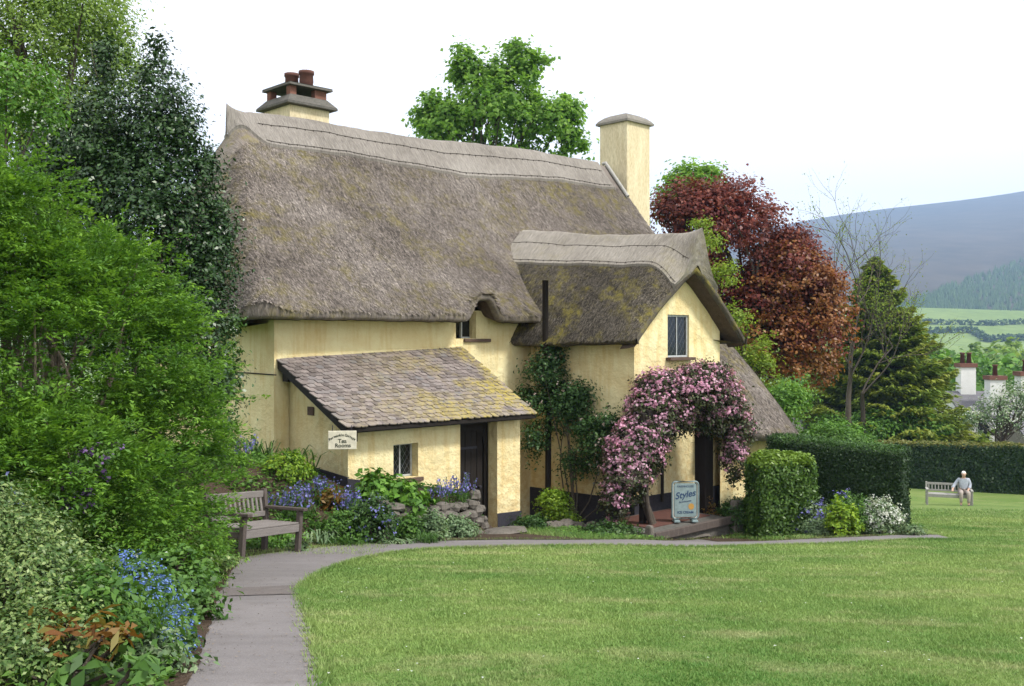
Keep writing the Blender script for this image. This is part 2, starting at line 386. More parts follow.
def limb(mb, a, b, r0, r1, r, bend=.12, n=5, sides=6):
    a = np.array(a, float); b = np.array(b, float); L = np.linalg.norm(b - a)
    c = (a + b) / 2 + r.normal(0, bend, 3) * L + np.array([0, 0, .08 * L])
    tt = np.linspace(0, 1, n)
    pts = [(1 - t) ** 2 * a + 2 * t * (1 - t) * c + t * t * b for t in tt]
    mb.tube(pts, [r0 + (r1 - r0) * t for t in tt], sides); return pts
def make_tree(name, base, lobes, leaf, L, nclump, per, cr, label, cat='tree', group=None, trunk_r=.2, nlimb=14, seed=1, shell=.55, extra=None, wr=.6, split=.35, top=None, flat=.7, under=.3, twigs=0):
    r = np.random.default_rng(seed)
    root = empty(name, base, 0, label, cat, group); B = np.array(base)
    P, out, C = lobe_pts(lobes, nclump, per, cr, shell, r, flat, under=under)
    link('crown', leaf_mesh(P - B, out, L, wr, r=r), leaf, root)
    if extra:                                            # a second sort of leaf in the crown
        for em, frac, el in extra:
            P2, o2, _ = lobe_pts(lobes, int(nclump * frac), per, cr, max(shell, .75), r, flat, under=under)
            link('new_leaves', leaf_mesh(P2 - B, o2, el, wr, r=r), em, root)
    mb = MB(); lb = np.array(lobes, float); cen = np.average(lb[:, :3], axis=0, weights=lb[:, 3])
    tp = cen - B if top is None else np.array(top) - B
    h = tp[2]; st = np.array([tp[0] * .35, tp[1] * .35, h * split])
    mb.tube([(0, 0, -.3), tuple(st * .5 + r.normal(0, .03, 3) * h * .3), tuple(st), tuple(st + (tp - st) * .6), tuple(tp)],
            [trunk_r * 1.35, trunk_r, trunk_r * .8, trunk_r * .45, trunk_r * .12], 9)
    idx = r.choice(len(C), min(nlimb, len(C)), replace=False)
    for i in idx:
        f = r.uniform(.1, .8); a = st + (tp - st) * f
        limb(mb, a, C[i] - B, trunk_r * .38 * (1 - f * .5), trunk_r * .06, r)
    mb.build('trunk', MT['bark'], root, True)
    if twigs:
        mt = MB()
        for i in r.choice(len(C), twigs):
            d = nrm(C[i] - cen); a = C[i] - B - d * r.uniform(.1, .35)
            limb(mt, a, a + d * r.uniform(.25, .6) + r.normal(0, .1, 3), .006, .003, r, .1, 4, 4)
        mt.build('twigs', MT['twig'], root, kind='stuff')
    return root
def make_bush(name, base, lobes, leaf, L, nclump, per, cr, label, cat='shrub', group=None, seed=1, wr=.55, shell=.5, flowers=None, stems=10, tipamt=None, up=.45, under=.3, zfloor=True, flat=.65, tip_top=None):
    r = np.random.default_rng(seed); B = np.array(base)
    root = empty(name, base, 0, label, cat, group)
    P, out, C = lobe_pts(lobes, nclump, per, cr, shell, r, flat, B[2] - .05 if zfloor else None, under)
    tip = None
    if tipamt: tip = np.clip(r.random(len(P)) * tipamt + (.5 if tip_top is not None else 0) * (P[:, 2] > (tip_top or 1e9)), 0, 1)
    link('foliage', leaf_mesh(P - B, out, L, wr, up, r=r, tip=tip), leaf, root)
    if flowers:
        for fm, n, per2, fl, fr in flowers:
            P2, o2, _ = lobe_pts(lobes, n, per2, fr, .93, r, .8, B[2], .1)
            link('blossom', leaf_mesh(P2 - B, o2, fl, .85, .2, .5, 0, r), fm, root, 'stuff')
    if stems:
        mb = MB()
        for i in r.choice(len(C), min(stems, len(C)), replace=False):
            limb(mb, r.normal(0, .05, 3) * [1, 1, 0] - [0, 0, .05], C[i] - B, .018, .006, r, .15, 5, 5)
        mb.build('stems', MT['bark'], root, True, kind='stuff')
    return root
def strap_clump(name, base, n, h, spread, mat, label, cat='plant', group=None, seed=1, wid=.022, flowers=None, arch=.5):
    """arching strap leaves from one crown, and flower spikes"""
    r = np.random.default_rng(seed); root = empty(name, base, 0, label, cat, group)
    V = []; F = []
    for i in range(n):
        a = r.uniform(0, 2 * math.pi); d = np.array([math.cos(a), math.sin(a), 0]); s = np.array([-d[1], d[0], 0])
        hh = h * r.uniform(.6, 1.1); sp = spread * r.uniform(.2, 1); o = r.normal(0, spread * .28, 3) * [1, 1, 0]
        for k, t in enumerate((0, .35, .7, 1)):
            p = o + d * sp * t ** 1.5 + np.array([0, 0, hh * (t - arch * t ** 3)])
            ww = wid * (1 - t ** 2) * .5 + .001
            V += [p - s * ww, p + s * ww]
        b = len(V) - 8
        F += [(b + 2 * k, b + 2 * k + 1, b + 2 * k + 3, b + 2 * k + 2) for k in range(3)]
    link('leaves', mesh_np(np.array(V), np.array(F)), mat, root)
    if flowers:
        fm, nf, fh, fs = flowers
        mb = MB(); P = []
        for i in range(nf):
            o = r.normal(0, spread * .4, 3) * [1, 1, 0]; tp = o + [r.normal(0, .06), r.normal(0, .06), fh * r.uniform(.7, 1.15)]
            mb.tube([tuple(o), tuple((o + tp) / 2), tuple(tp)], .005, 4)
            m = int(r.integers(9, 16)); t = r.uniform(.6, 1, m)[:, None]
            P.append(o + (tp - o) * t + r.normal(0, .022, (m, 3)))
        mb.build('stalks', MT['strap'], root, kind='stuff')
        P = np.concatenate(P); link('flowers', leaf_mesh(P, nrm(r.normal(0, 1, P.shape)), fs, .8, 0, .6, .6, r), fm, root, 'stuff')
    return root

# ------------------------------------------------------------------ ground, lawn, path, beds
def wob(a, b): return .5 * np.sin(3.1 * a + 1.7 * np.sin(2.3 * b)) + .3 * np.sin(7.3 * a + 5.1 * b) + .2 * np.sin(13.7 * a - 9.3 * b + 2 * np.sin(4 * a))
Xs = np.unique(np.concatenate([-np.geomspace(9, 700, 26), np.arange(-9, 13, .16), np.geomspace(13, 900, 34)]))
Ys = np.unique(np.concatenate([np.linspace(-60, 1, 16), np.arange(1, 26, .16), np.geomspace(26, 700, 50)]))
tag(link('ground', grid_mesh(lambda a, b: (a, b, G(a, b) + .006 * wob(a * 2, b * 2)), Xs, Ys, flip=False), MT['lawn']), kind='structure')

PL = [(185, 686), (205, 640), (216, 600), (228, 577), (240, 562), (262, 556), (310, 550), (350, 546), (400, 543), (480, 541.5), (600, 541), (690, 541), (745, 541), (800, 540.5), (860, 538), (905, 536), (938, 536)]
PR = [(318, 686), (309, 640), (302, 605), (300, 590), (318, 576), (350, 563), (395, 554), (440, 550), (490, 548.5), (550, 547), (620, 546.5), (700, 548), (760, 546.5), (820, 545), (880, 542), (918, 540.5), (954, 540.5)]
PLw = [(-1.05, .2), (-1.35, 3.2)] + [pxg(*p)[:2] for p in PL]; PRw = [(-.4, .2), (-.72, 3.2)] + [pxg(*p)[:2] for p in PR]
def dens(pl, k=8):
    pl = np.array(pl); n = len(pl); tt = np.linspace(0, n - 1, (n - 1) * k + 1); i = np.clip(tt.astype(int), 0, n - 2); f = (tt - i)[:, None]
    p0 = pl[np.clip(i - 1, 0, n - 1)]; p1 = pl[i]; p2 = pl[i + 1]; p3 = pl[np.clip(i + 2, 0, n - 1)]
    return .5 * (2 * p1 + (p2 - p0) * f + (2 * p0 - 5 * p1 + 4 * p2 - p3) * f ** 2 + (3 * p1 - p0 - 3 * p2 + p3) * f ** 3)
Ld, Rd = dens(PLw), dens(PRw)
def strip(Lp, Rp, dz, jit=0, m=9):
    f = np.linspace(0, 1, m)[None, :, None]; L2 = Lp + rng.normal(0, jit, Lp.shape); R2 = Rp + rng.normal(0, jit, Rp.shape)
    P = L2[:, None] * (1 - f) + R2[:, None] * f; Z = G(P[..., 0], P[..., 1]) + dz
    V = np.concatenate([P, Z[..., None]], -1).reshape(-1, 3); n = len(Lp)
    i = np.arange(n - 1)[:, None] * m + np.arange(m - 1)[None]
    return mesh_np(V, np.stack([i, i + 1, i + m + 1, i + m], -1).reshape(-1, 4), True)
path = tag(link('path', strip(Ld, Rd, .022, .018), MT['path']), kind='structure')
# resurfaced band across the path, beside the bench
a0, a1 = pxg(210, 600), pxg(301, 597); b0, b1 = pxg(222, 592), pxg(298, 588)
ff = np.linspace(0, 1, 14)[:, None]
tag(link('path_patch', strip(np.array(a0[:2]) * (1 - ff) + np.array(a1[:2]) * ff, np.array(b0[:2]) * (1 - ff) + np.array(b1[:2]) * ff, .028, .006, 3), MT['patch'], path), None)
# planted soil: left bank, and the beds under the cottage walls
yy = np.arange(1.0, 11.2, .15)
Lb = np.stack([xl_path(yy) + .02, yy], 1); Rb = Lb - np.array([5.5, 0])
tag(link('bank_soil', strip(Rb, Lb, .03, .01, 40), MT['soil']), kind='structure')
kk = [i for i in range(len(Ld)) if Ld[i][1] > 11.4]
Lc = Ld[kk]; tl, ql = to_tq(Lc[:, 0], Lc[:, 1])
fx, fy = from_tq(tl, np.minimum(ql - .4, -.3)); Lf = np.stack([fx, fy], 1)
tag(link('bed_soil', strip(Lf, Lc - (Lc - Lf) / np.linalg.norm(Lc - Lf, axis=1, keepdims=True) * .02, .03, .012, 44), MT['soil']), kind='structure')

def inside(poly, x, y):
    c = np.zeros(len(x), bool); n = len(poly)
    for i in range(n):
        x0, y0 = poly[i]; x1, y1 = poly[i - 1]
        k = (y0 > y) != (y1 > y)
        with np.errstate(all='ignore'): c ^= k & (x < (x1 - x0) * (y - y0) / (y1 - y0) + x0)
    return c
lawn_poly = list(map(tuple, Rd)) + [(7.6, 17.2), (9.5, 24), (14, 44), (40, 40), (40, .2)]
N = 680000
Y = 4.2 * (38 / 4.2) ** rng.random(N); X = rng.uniform(-3.2, .62 * Y + .8, N)
kp = inside(lawn_poly, X, Y) & (rng.random(N) < np.clip((.62 * Y + 4) / 9, 0, 1) * np.clip((36 - Y) / 18, 0, 1)); X = X[kp]; Y = Y[kp]
n = len(X); Z = G(X, Y); sz = .007 + .0012 * Y; th = rng.uniform(0, 6.283, n); hh = sz * rng.uniform(.6, 1.5, n)
ln = rng.normal(0, .55, (n, 2)) * hh[:, None]; wd = .0026 + .0006 * Y
c, s = np.cos(th) * wd, np.sin(th) * wd
V = np.stack([np.stack([X - c, Y - s, Z - .004], -1), np.stack([X + c, Y + s, Z - .004], -1), np.stack([X + ln[:, 0], Y + ln[:, 1], Z + hh], -1)], 1).reshape(-1, 3)
tag(link('lawn_grass', mesh_np(V, np.arange(3 * n).reshape(n, 3)), MT['blade']), 'short mown green lawn with drier straw coloured patches', 'grass', kind='stuff')
# longer uncut grass along the lawn edge and the foot of the beds
E = np.concatenate([np.repeat(Rd, 220, 0) + rng.normal(0, .03, (len(Rd) * 220, 2)), np.repeat(Ld[45:], 90, 0) + rng.normal(0, .08, (len(Ld[45:]) * 90, 2)) + [0, .08]])
E = np.concatenate([E, np.stack([rng.uniform(-3.9, -1.7, 9000), rng.uniform(12.3, 14.4, 9000)], 1)]); E = E[(E[:, 1] > 4)]
tq = to_tq(E[:, 0], E[:, 1]); inp = inside(list(map(tuple, Ld)) + list(map(tuple, Rd[::-1])), E[:, 0], E[:, 1]); E = E[~inp | (rng.random(len(E)) < .3)]
n = len(E); X, Y = E.T; Z = G(X, Y); th = rng.uniform(0, 6.283, n); hh = rng.uniform(.02, .065, n); ln = rng.normal(0, .45, (n, 2)) * hh[:, None]
c, s = np.cos(th) * .006, np.sin(th) * .006
V = np.stack([np.stack([X - c, Y - s, Z], -1), np.stack([X + c, Y + s, Z], -1), np.stack([X + ln[:, 0], Y + ln[:, 1], Z + hh], -1)], 1).reshape(-1, 3)
tag(link('verge_grass', mesh_np(V, np.arange(3 * n).reshape(n, 3)), MT['blade']), 'longer uncut grass along the edges of path and lawn', 'grass', kind='stuff')

# ------------------------------------------------------------------ thatched cottage (local x along the front, y into the house)
ZB = -3.45
cot = empty('thatched_cottage', (OX, OY, ZB), math.atan2(UY, UX), 'yellow limewashed cottage with thatched roof, slate lean-to and gabled wing', 'cottage')

def smin(a, b, k): h = np.clip(.5 + .5 * (b - a) / k, 0, 1); return b * (1 - h) + a * h - k * h * (1 - h)
TE, TR = -.85, 12.35
def eyb(t): return np.exp(-((t - 4.10) / .33) ** 4)
def ridge_h(t): return 7.90 + .37 * np.clip((t - 1) / 11, 0, 1) + .04 * np.sin(t * .9)
def yeave(t):
    d = np.clip(t - TE, 0, .7); return -.52 + .7 - np.sqrt(np.maximum(.49 - (.7 - d) ** 2, 0))
def Hroof(t, y):
    et = 3.90 + .42 * eyb(t) * np.exp(-np.clip(y + .52, 0, 9) * 2.2); hr = ridge_h(t) + .1
    s = np.clip((y + .52) / 3.92, -.2, 1.3)
    hf = et * (1 - s) + hr * s - .2 * np.sin(np.pi * np.clip(s, 0, 1)) - .26 * np.sin(np.pi * np.clip(s, 0, 1)) * np.exp(-((t - 7) / 1.9) ** 2)
    hb = hr - (y - 3.4) * 1.7
    hh = 3.92 + (t - TE) * 2.5 - .12 * (t - TE) ** 2 * (t < 3)
    hh = np.where(t > 3, 12, hh)
    return smin(smin(hf, hb, .22), hh, .55) + .018 * wob(t * .9, y * .9)
def main_pt(t, s):
    ye = yeave(t); y = np.where(s <= 1, ye + (3.4 - ye) * s, 3.4 + (s - 1) * 2.4)
    y = np.where(s <= 1, ye + .04 + (3.36 - ye) * s, y)
    return t, y, Hroof(t, y)
def add_rows(fnrows, A):
    """rows: list of functions A -> (x,y,z) joined into a smooth sheet"""
    P = np.stack([np.stack(np.broadcast_arrays(*f(A)), -1) for f in fnrows], 1); n, m = P.shape[:2]
    i = np.arange(n - 1)[:, None] * m + np.arange(m - 1)[None]
    return mesh_np(P.reshape(-1, 3), np.stack([i, i + m, i + m + 1, i + 1], -1).reshape(-1, 4), True)
TA = np.arange(TE, TR + .001, .055)
eb = lambda t: 3.75 + .42 * eyb(t) + .012 * wob(t * 2, t)
rows = [lambda t: (t, t * 0 + .06, eb(t) + .14), lambda t: (t, yeave(t) + .16, eb(t) + .01), lambda t: (t, yeave(t) + .04, eb(t) + .015), lambda t: (t, yeave(t) + .0, eb(t) + .07)]
rows += [(lambda t, s=s: main_pt(t, t * 0 + s)) for s in np.concatenate([np.linspace(0, 1, 70), np.linspace(1.03, 2, 24)])]
roof = link('main_roof', add_rows(rows, TA), MT['thatch'], cot)
# hipped left end and right verge close the roof
ys = np.linspace(.2, 5.8, 60)
def endrows(t, dt):
    return [lambda y: (y * 0 + t, y, Hroof(y * 0 + t, y)), lambda y: (y * 0 + t - dt * .03, y, Hroof(y * 0 + t, y) - .12), lambda y: (y * 0 + t + dt * .04, y, Hroof(y * 0 + t, y) - .3), lambda y: (y * 0 + t + dt * .6, y, Hroof(y * 0 + t, y) - .2)]
link('hip_eave', add_rows(endrows(TE, 1), ys), MT['thatch'], roof)
link('verge', add_rows(endrows(TR, -1), ys), MT['thatch'], roof)
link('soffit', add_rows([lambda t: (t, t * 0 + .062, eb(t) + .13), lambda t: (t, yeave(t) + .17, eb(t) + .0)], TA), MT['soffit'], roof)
# catslide sweeping down at the right-hand end
def cat_h(t, y):
    s = (y + 3.2) / 3.6
    return 1.50 + 3.42 * s + .34 * np.sin(np.pi * s) - .5 * np.clip(t - 10.9, 0, 2) ** 2 - .10 * (t - 9.2) + .02 * wob(t, y)
TC = np.arange(8.4, 12.0, .06); yc = np.linspace(-3.2, .4, 60)
crow = [lambda t: (t, t * 0 - 2.5, cat_h(t, t * 0 - 3.2) - .12), lambda t: (t, t * 0 - 3.06, cat_h(t, t * 0 - 3.2) - .22), lambda t: (t, t * 0 - 3.16, cat_h(t, t * 0 - 3.2) - .18), lambda t: (t, t * 0 - 3.21, cat_h(t, t * 0 - 3.2) - .08)]
crow += [(lambda t, y=y: (t, t * 0 + y, cat_h(t, t * 0 + y))) for y in yc]
cats = link('catslide_roof', add_rows(crow, TC), MT['thatch'], cot)
tE = TC[-1]
link('verge', add_rows([lambda y: (y * 0 + tE, y, cat_h(y * 0 + tE, y)), lambda y: (y * 0 + tE + .03, y, cat_h(y * 0 + tE, y) - .15), lambda y: (y * 0 + tE - .05, y, cat_h(y * 0 + tE, y) - .34), lambda y: (y * 0 + tE - .5, y, cat_h(y * 0 + tE, y) - .25)], np.linspace(-3.2, .4, 40)), MT['thatch'], cats)
# wing roof
YF, YB = -2.82, 1.45
def wc(y): return 7.74 - .17 * (y + 2.46)
def wing_xy(c, y): return wc(y) + np.where(c < 0, c * 1.92, c * 1.80) - .10 * np.where(c < 0, -c, 0) * np.clip((y + 2.46) / 2, 0, 1)
def wing_dip(c, y): return .48 * (1 - .6 * c ** 2) * (1 - c ** 4) * np.clip((YF + .55 - y) / .55, 0, 1) ** 2
def wing_h(c, y):
    ac = np.abs(c); rh = 5.46 + .085 * (y - YF)
    return 3.48 + (rh - 3.48) * (1 - (.58 * ac + .42 * ac ** 2.1)) - .05 * np.sin((y - YF) / (YB - YF) * np.pi) + .022 * wob(c * 2.2, y) - wing_dip(c, y)
def wing_pt(c, y): return wing_xy(c, y), y + 0 * c, wing_h(c, y)
CC = np.linspace(-1, 1, 64); YW = np.linspace(YF, YB, 70)
wroof = link('wing_roof', grid_mesh(wing_pt, CC, YW), MT['wthatch'], cot)
# rolled verge and underside of the wing thatch
TH = .15
def vr(k, dy, dz): return lambda c: (wing_xy(c, c * 0 + YF) * 1.0, c * 0 + YF + dy, wing_h(c, c * 0 + YF) + dz)
link('verge', add_rows([vr(0, 0, 0), vr(1, -.04, -.07), vr(2, -.03, -.15), vr(3, .03, -.20)], CC), MT['wthatch'], wroof)
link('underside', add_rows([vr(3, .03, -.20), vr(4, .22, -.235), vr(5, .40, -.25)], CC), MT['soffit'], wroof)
for sgn in (-1, 1):
    e = lambda y, dx, dz, s=sgn: (wing_xy(y * 0 + s, y) - s * dx, y, wing_h(y * 0 + s, y) + dz)
    link('eave', add_rows([lambda y: e(y, 0, 0), lambda y: e(y, -.02, -.06), lambda y: e(y, .02, -.12), lambda y: e(y, .1, -TH), lambda y: e(np.maximum(y, -2.44), .62, -TH + .1)], np.linspace(YF, .3, 50)), MT['wthatch'], wroof)
# ridge caps
def cap_pt(t, c):
    y = 3.4 + c * .66 * (.12 + .88 * sstep(.60, 1.25, t)); base = Hroof(t, y) + .075
    crest = ridge_h(t) + .06 + .16 * np.exp(-np.clip(t - .66, 0, 9) / .22)
    lift = np.maximum(crest - (Hroof(t, 3.4 + 0 * t) + .075), 0)
    return t, y, base + lift * np.exp(-(c / .30) ** 2)
caps = link('ridge_cap', grid_mesh(cap_pt, np.concatenate([np.arange(.66, 2, .04), np.arange(2, 11.95, .1)]), np.linspace(-1, 1, 33)), MT['cap'], roof)
link('cap_edge', grid_mesh(lambda t, c: tuple(a + b for a, b in zip(cap_pt(t, t * 0 - 1), (0, c * .02, -c * .14))), np.arange(.66, 11.95, .08), np.linspace(0, 1, 3)), MT['cap'], caps)
link('cap_end', grid_mesh(lambda c, d: tuple(a + b for a, b in zip(cap_pt(c * 0 + .66, c), (d * .03, 0, -d * .42))), np.linspace(-1, 1, 25), np.linspace(0, 1, 4)), MT['cap'], caps)
for c in (-.93, -.42):
    mb = MB(); tt = np.arange(1.2, 11.9, .1)
    x, y, z = cap_pt(tt, tt * 0 + c); mb.tube(list(zip(x, y - .01, z + .003)), .006, 4)
    for j in range(len(tt) - 1):
        if j % 2: mb.box((x[j] - .006, y[j] - .025, z[j] - .03), (x[j] + .006, y[j] + .012, z[j] + .009))
    mb.build('spar_row', MT['rope'], caps)
def wcap_pt(c, y):
    cc = c * .40; x, yy, z = wing_pt(cc, y); z = z + wing_dip(cc, y) * np.exp(-(c / .42) ** 2)
    crest = .13 * np.exp(-np.clip(y - (YF - .06), 0, 9) / .2)
    return x, yy - .08 * (1 - np.abs(c)) * np.exp(-(y - YF) / .2), z + .07 + (.05 + crest) * np.exp(-(c / .35) ** 2)
wcaps = link('ridge_cap', grid_mesh(wcap_pt, np.linspace(-1, 1, 31), np.linspace(YF - .06, YB, 60)), MT['wcap'], wroof)
for s in (-1, 1): link('cap_edge', grid_mesh(lambda y, d, s=s: tuple(a + b for a, b in zip(wcap_pt(y * 0 + s, y), (-s * d * .02, 0, -d * .13))), np.linspace(YF - .06, YB, 50), np.linspace(0, 1, 3)), MT['wcap'], wcaps)
link('cap_end', grid_mesh(lambda c, d: tuple(a + b for a, b in zip(wcap_pt(c, c * 0 + YF - .06), (0, d * .10, -d * (.14 + .62 * np.exp(-(c / .45) ** 2))))), np.linspace(-1, 1, 31), np.linspace(0, 1, 6)), MT['wcap'], wcaps)
for c in (-.93, -.42, .93):
    mb = MB(); tt = np.linspace(YF - .03, YB, 44); x, y, z = wcap_pt(tt * 0 + c, tt); mb.tube(list(zip(x, y, z + .003)), .006, 4)
    for j in range(1, 43, 2): mb.box((x[j] - .022, y[j] - .006, z[j] - .03), (x[j] + .012, y[j] + .006, z[j] + .009))
    mb.build('spar_row', MT['rope'], wcaps)
# loose straw ends lying on the thatch
def straw(fn, a, b, da, db, n, mat, parent, Lr=(.05, .15), wd=.010, sgn=-1):
    def f(u, v): return np.stack(np.broadcast_arrays(*fn(u, v)), -1)
    P = f(a, b); Tb = nrm(f(a, b + 1e-3) - P) * sgn; Ta = nrm(f(a + 1e-3, b) - P); Nn = nrm(np.cross(Ta, Tb)); Nn *= np.sign(Nn[:, 2:3])
    d = nrm(Tb + Ta * rng.normal(0, .16, (n, 1))); sd = np.cross(d, Nn); L = rng.uniform(*Lr, (n, 1)); W = wd * rng.uniform(.6, 1.5, (n, 1))
    p0 = P - Nn * .006; p1 = P + d * L + Nn * rng.uniform(.002, .018, (n, 1))
    V = np.stack([p0 - sd * W, p0 + sd * W, p1 + sd * W * .5, p1 - sd * W * .5], 1).reshape(-1, 3)
    return link('straw', mesh_np(V, np.arange(4 * n).reshape(n, 4)), mat, parent, 'stuff')
n = 150000; straw(main_pt, rng.uniform(TE, TR, n), rng.uniform(0, .86, n), 0, 0, n, MT['straw'], roof, wd=.008)
n = 36000; straw(lambda y, c: wing_pt(c, y), rng.uniform(YF, .9, n), rng.uniform(-1, -.36, n), 0, 0, n, MT['wstraw'], wroof)
n = 6000; straw(lambda y, c: wing_pt(c, y), rng.uniform(YF, -1, n), rng.uniform(.36, 1, n), 0, 0, n, MT['wstraw'], wroof, sgn=1)
n = 16000; straw(lambda t, y: (t, y, cat_h(t, y)), rng.uniform(8.6, tE, n), rng.uniform(-3.2, .3, n), 0, 0, n, MT['straw'], cats)

# walls ------------------------------------------------------------
def wall(name, p0, p1, z0, ztop, holes=(), depth=.22, mat=None, parent=cot, step=.25):
    """p0->p1 seen from outside left to right; holes (a0,a1,z0,z1) along the wall; reveals go inwards"""
    p0 = Vector((*p0, 0)); p1 = Vector((*p1, 0)); L = (p1 - p0).length; d = (p1 - p0) / L; inn = Vector((-d.y, d.x, 0))
    zt = ztop if callable(ztop) else (lambda a: ztop)
    xs = sorted(set([round(x, 4) for x in np.linspace(0, L, max(2, int(L / step) + 1))] + [h[0] for h in holes] + [h[1] for h in holes]))
    mb = MB()
    for xa, xb in zip(xs[:-1], xs[1:]):
        cuts = [(h[2], h[3]) for h in holes if h[0] <= xa + 1e-5 and h[1] >= xb - 1e-5]
        lo = z0; segs = []
        for c0, c1 in sorted(cuts): segs.append((lo, c0, 0)); lo = c1
        for s0, s1, _ in segs:
            mb.add([p0 + d * xa + Vector((0, 0, s0)), p0 + d * xb + Vector((0, 0, s0)), p0 + d * xb + Vector((0, 0, s1)), p0 + d * xa + Vector((0, 0, s1))], [(0, 1, 2, 3)])
        mb.add([p0 + d * xa + Vector((0, 0, lo)), p0 + d * xb + Vector((0, 0, lo)), p0 + d * xb + Vector((0, 0, zt(xb))), p0 + d * xa + Vector((0, 0, zt(xa)))], [(0, 1, 2, 3)])
    for a0, a1, h0, h1 in holes:
        c = [p0 + d * a + Vector((0, 0, z)) for a, z in ((a0, h0), (a1, h0), (a1, h1), (a0, h1))]
        mb.add(c + [q + inn * depth for q in c], [(0, 4, 5, 1), (1, 5, 6, 2), (2, 6, 7, 3), (3, 7, 4, 0)])
    return mb.build(name, mat or MT['wall'], parent)
LT0, LT1, LY = 0.0, 3.83, -1.74
wall('front_wall', (-.29, 0), (12.3, 0), -1, 4.0, [(4.06, 4.60, 3.44, 3.98)], .25)
wall('end_wall', (-.29, 5.5), (-.29, 0), -1, 4.0)
wall('back_wall', (12.3, 5.5), (-.29, 5.5), -1, 4.0)
wall('gable_wall', (12.3, -.1), (12.3, 5.5), -1, lambda a: min(3.5 + a * .95, 3.9 + (5.6 - a) * 1.55))
# small battered buttress at the left corner
MB().add([(-.29, -.012, -1), (-.05, -.012, -1), (-.05, -.012, 3.7), (-.29, -.012, 3.7), (-.33, -.05, -1), (-.03, -.05, -1), (-.06, -.02, 3.7), (-.295, -.02, 3.7)], [(4, 5, 6, 7), (0, 4, 7, 3), (1, 2, 6, 5), (3, 7, 6, 2)]).build('corner_render', MT['wall'], cot)
def lt_top(y): return 3.10 - (-y) * .505 - .03
wall('lean_to_wall', (LT0, LY), (LT1, LY), -1, lt_top(LY), [(.90, 1.42, 1.12, 1.69), (2.36, 3.25, -.99, 1.99)], .24)
wall('lean_to_side', (LT0, .1), (LT0, LY), -1, lambda a: lt_top(.1 - a))
wall('lean_to_side', (LT1, LY), (LT1, .1), -1, lambda a: lt_top(LY + a))
WL = lambda y: wc(y) - 1.46
wall('wing_side_wall', (WL(.1), .1), (WL(-2.46), -2.46), -1, 3.55)
gx0, gx1 = WL(-2.46), 9.22
def gtop(a):
    c = (gx0 + a - wc(-2.46)); c = c / 1.92 if c < 0 else c / 1.8
    return float(wing_h(np.array(c), np.array(-2.46))) - .22 - .40 * max(0, 1 - abs(c) ** 2)
wall('wing_gable_wall', (gx0, -2.46), (gx1, -2.46), -1, gtop, [(1.08, 1.82, 3.05, 3.93)], .08, step=.1)
wall('wing_side_wall', (gx1, -2.46), (gx1 - .4, .1), -1, 3.5)
wall('catslide_wall', (9.0, -2.62), (11.35, -2.62), -1, 1.75)
wall('catslide_end', (11.35, -2.62), (11.35, .3), -1, lambda a: 1.7 + a * .9)
# tarred plinths
def plinth(p0, p1, h0, h1):
    p0 = Vector((*p0, 0)); p1 = Vector((*p1, 0)); d = (p1 - p0).normalized(); o = Vector((d.y, -d.x, 0)) * .022
    v = [p0 - d * .02 + o + Vector((0, 0, -1)), p1 + d * .02 + o + Vector((0, 0, -1)), p1 + d * .02 + o + Vector((0, 0, h1)), p0 - d * .02 + o + Vector((0, 0, h0)),
         p1 + d * .02 - o + Vector((0, 0, h1 + .01)), p0 - d * .02 - o + Vector((0, 0, h0 + .01))]
    MB().add(v, [(0, 1, 2, 3), (3, 2, 4, 5)]).build('plinth', MT['plinth'], cot)
plinth((LT0, LY), (2.35, LY), 1.22, .80); plinth((3.26, LY), (LT1, LY), .27, .25); plinth((LT0, 0), (LT0, LY), 1.38, 1.24)
plinth((-.29, 4), (-.29, 0), 1.4, 1.42); plinth((-.29, -.05), (LT0, -.05), 1.42, 1.40)
plinth((LT1, LY), (LT1, 0), .25, .25); plinth((WL(0), 0), (WL(-2.46), -2.46), .3, .25); plinth((gx0, -2.46), (gx1, -2.46), .3, .25)

# windows ----------------------------------------------------------
def window(x0, x1, z0, z1, y, sill=True, lead=None, fw=.035, mull=True, sillmat='sill'):
    f = MB()
    for a, b in (((x0, y, z0), (x0 + fw, y + .05, z1)), ((x1 - fw, y, z0), (x1, y + .05, z1)), ((x0 + fw, y + .002, z0), (x1 - fw, y + .048, z0 + fw)), ((x0 + fw, y + .002, z1 - fw), (x1 - fw, y + .048, z1))): f.box(a, b)
    win = f.build('window', MT['frame'], cot)
    MB().box((x0 + fw, y + .022, z0 + fw), (x1 - fw, y + .03, z1 - fw)).build('pane', MT['glass'], win)
    if mull: MB().box(((x0 + x1) / 2 - .012, y + .006, z0 + fw), ((x0 + x1) / 2 + .012, y + .02, z1 - fw)).build('mullion', MT['frame'], win)
    if lead:
        m = MB(); w_, h_ = x1 - x0 - 2 * fw, z1 - z0 - 2 * fw; xa, za = x0 + fw, z0 + fw
        for k in range(-12, 20):
            for sg in (1, -1):
                c0 = k * lead; pts = []
                for u in np.linspace(0, w_, 40):
                    v = c0 + sg * u * 1.45
                    if 0 <= v <= h_: pts.append((xa + u, v + za))
                if len(pts) > 2:
                    (a0, b0), (a1, b1) = pts[0], pts[-1]; m.tube([(a0, y + .019, b0), (a1, y + .019, b1)], .0028, 4)
        m.build('leading', MT['lead'], win)
    if sill: MB().box((x0 - .07, y - .17, z0 - .065), (x1 + .07, y + .04, z0 - .004)).build('sill', MT[sillmat], win, bevel=.008)
    return win
window(gx0 + 1.085, gx0 + 1.815, 3.055, 3.925, -2.42, True, .2, .035, True)
window(.905, 1.415, 1.125, 1.685, LY + .16, False, .14, .03, True); MB().box((.80, LY - .06, 1.05), (1.50, LY + .2, 1.115)).build('window_sill', MT['sill'], cot, bevel=.01)
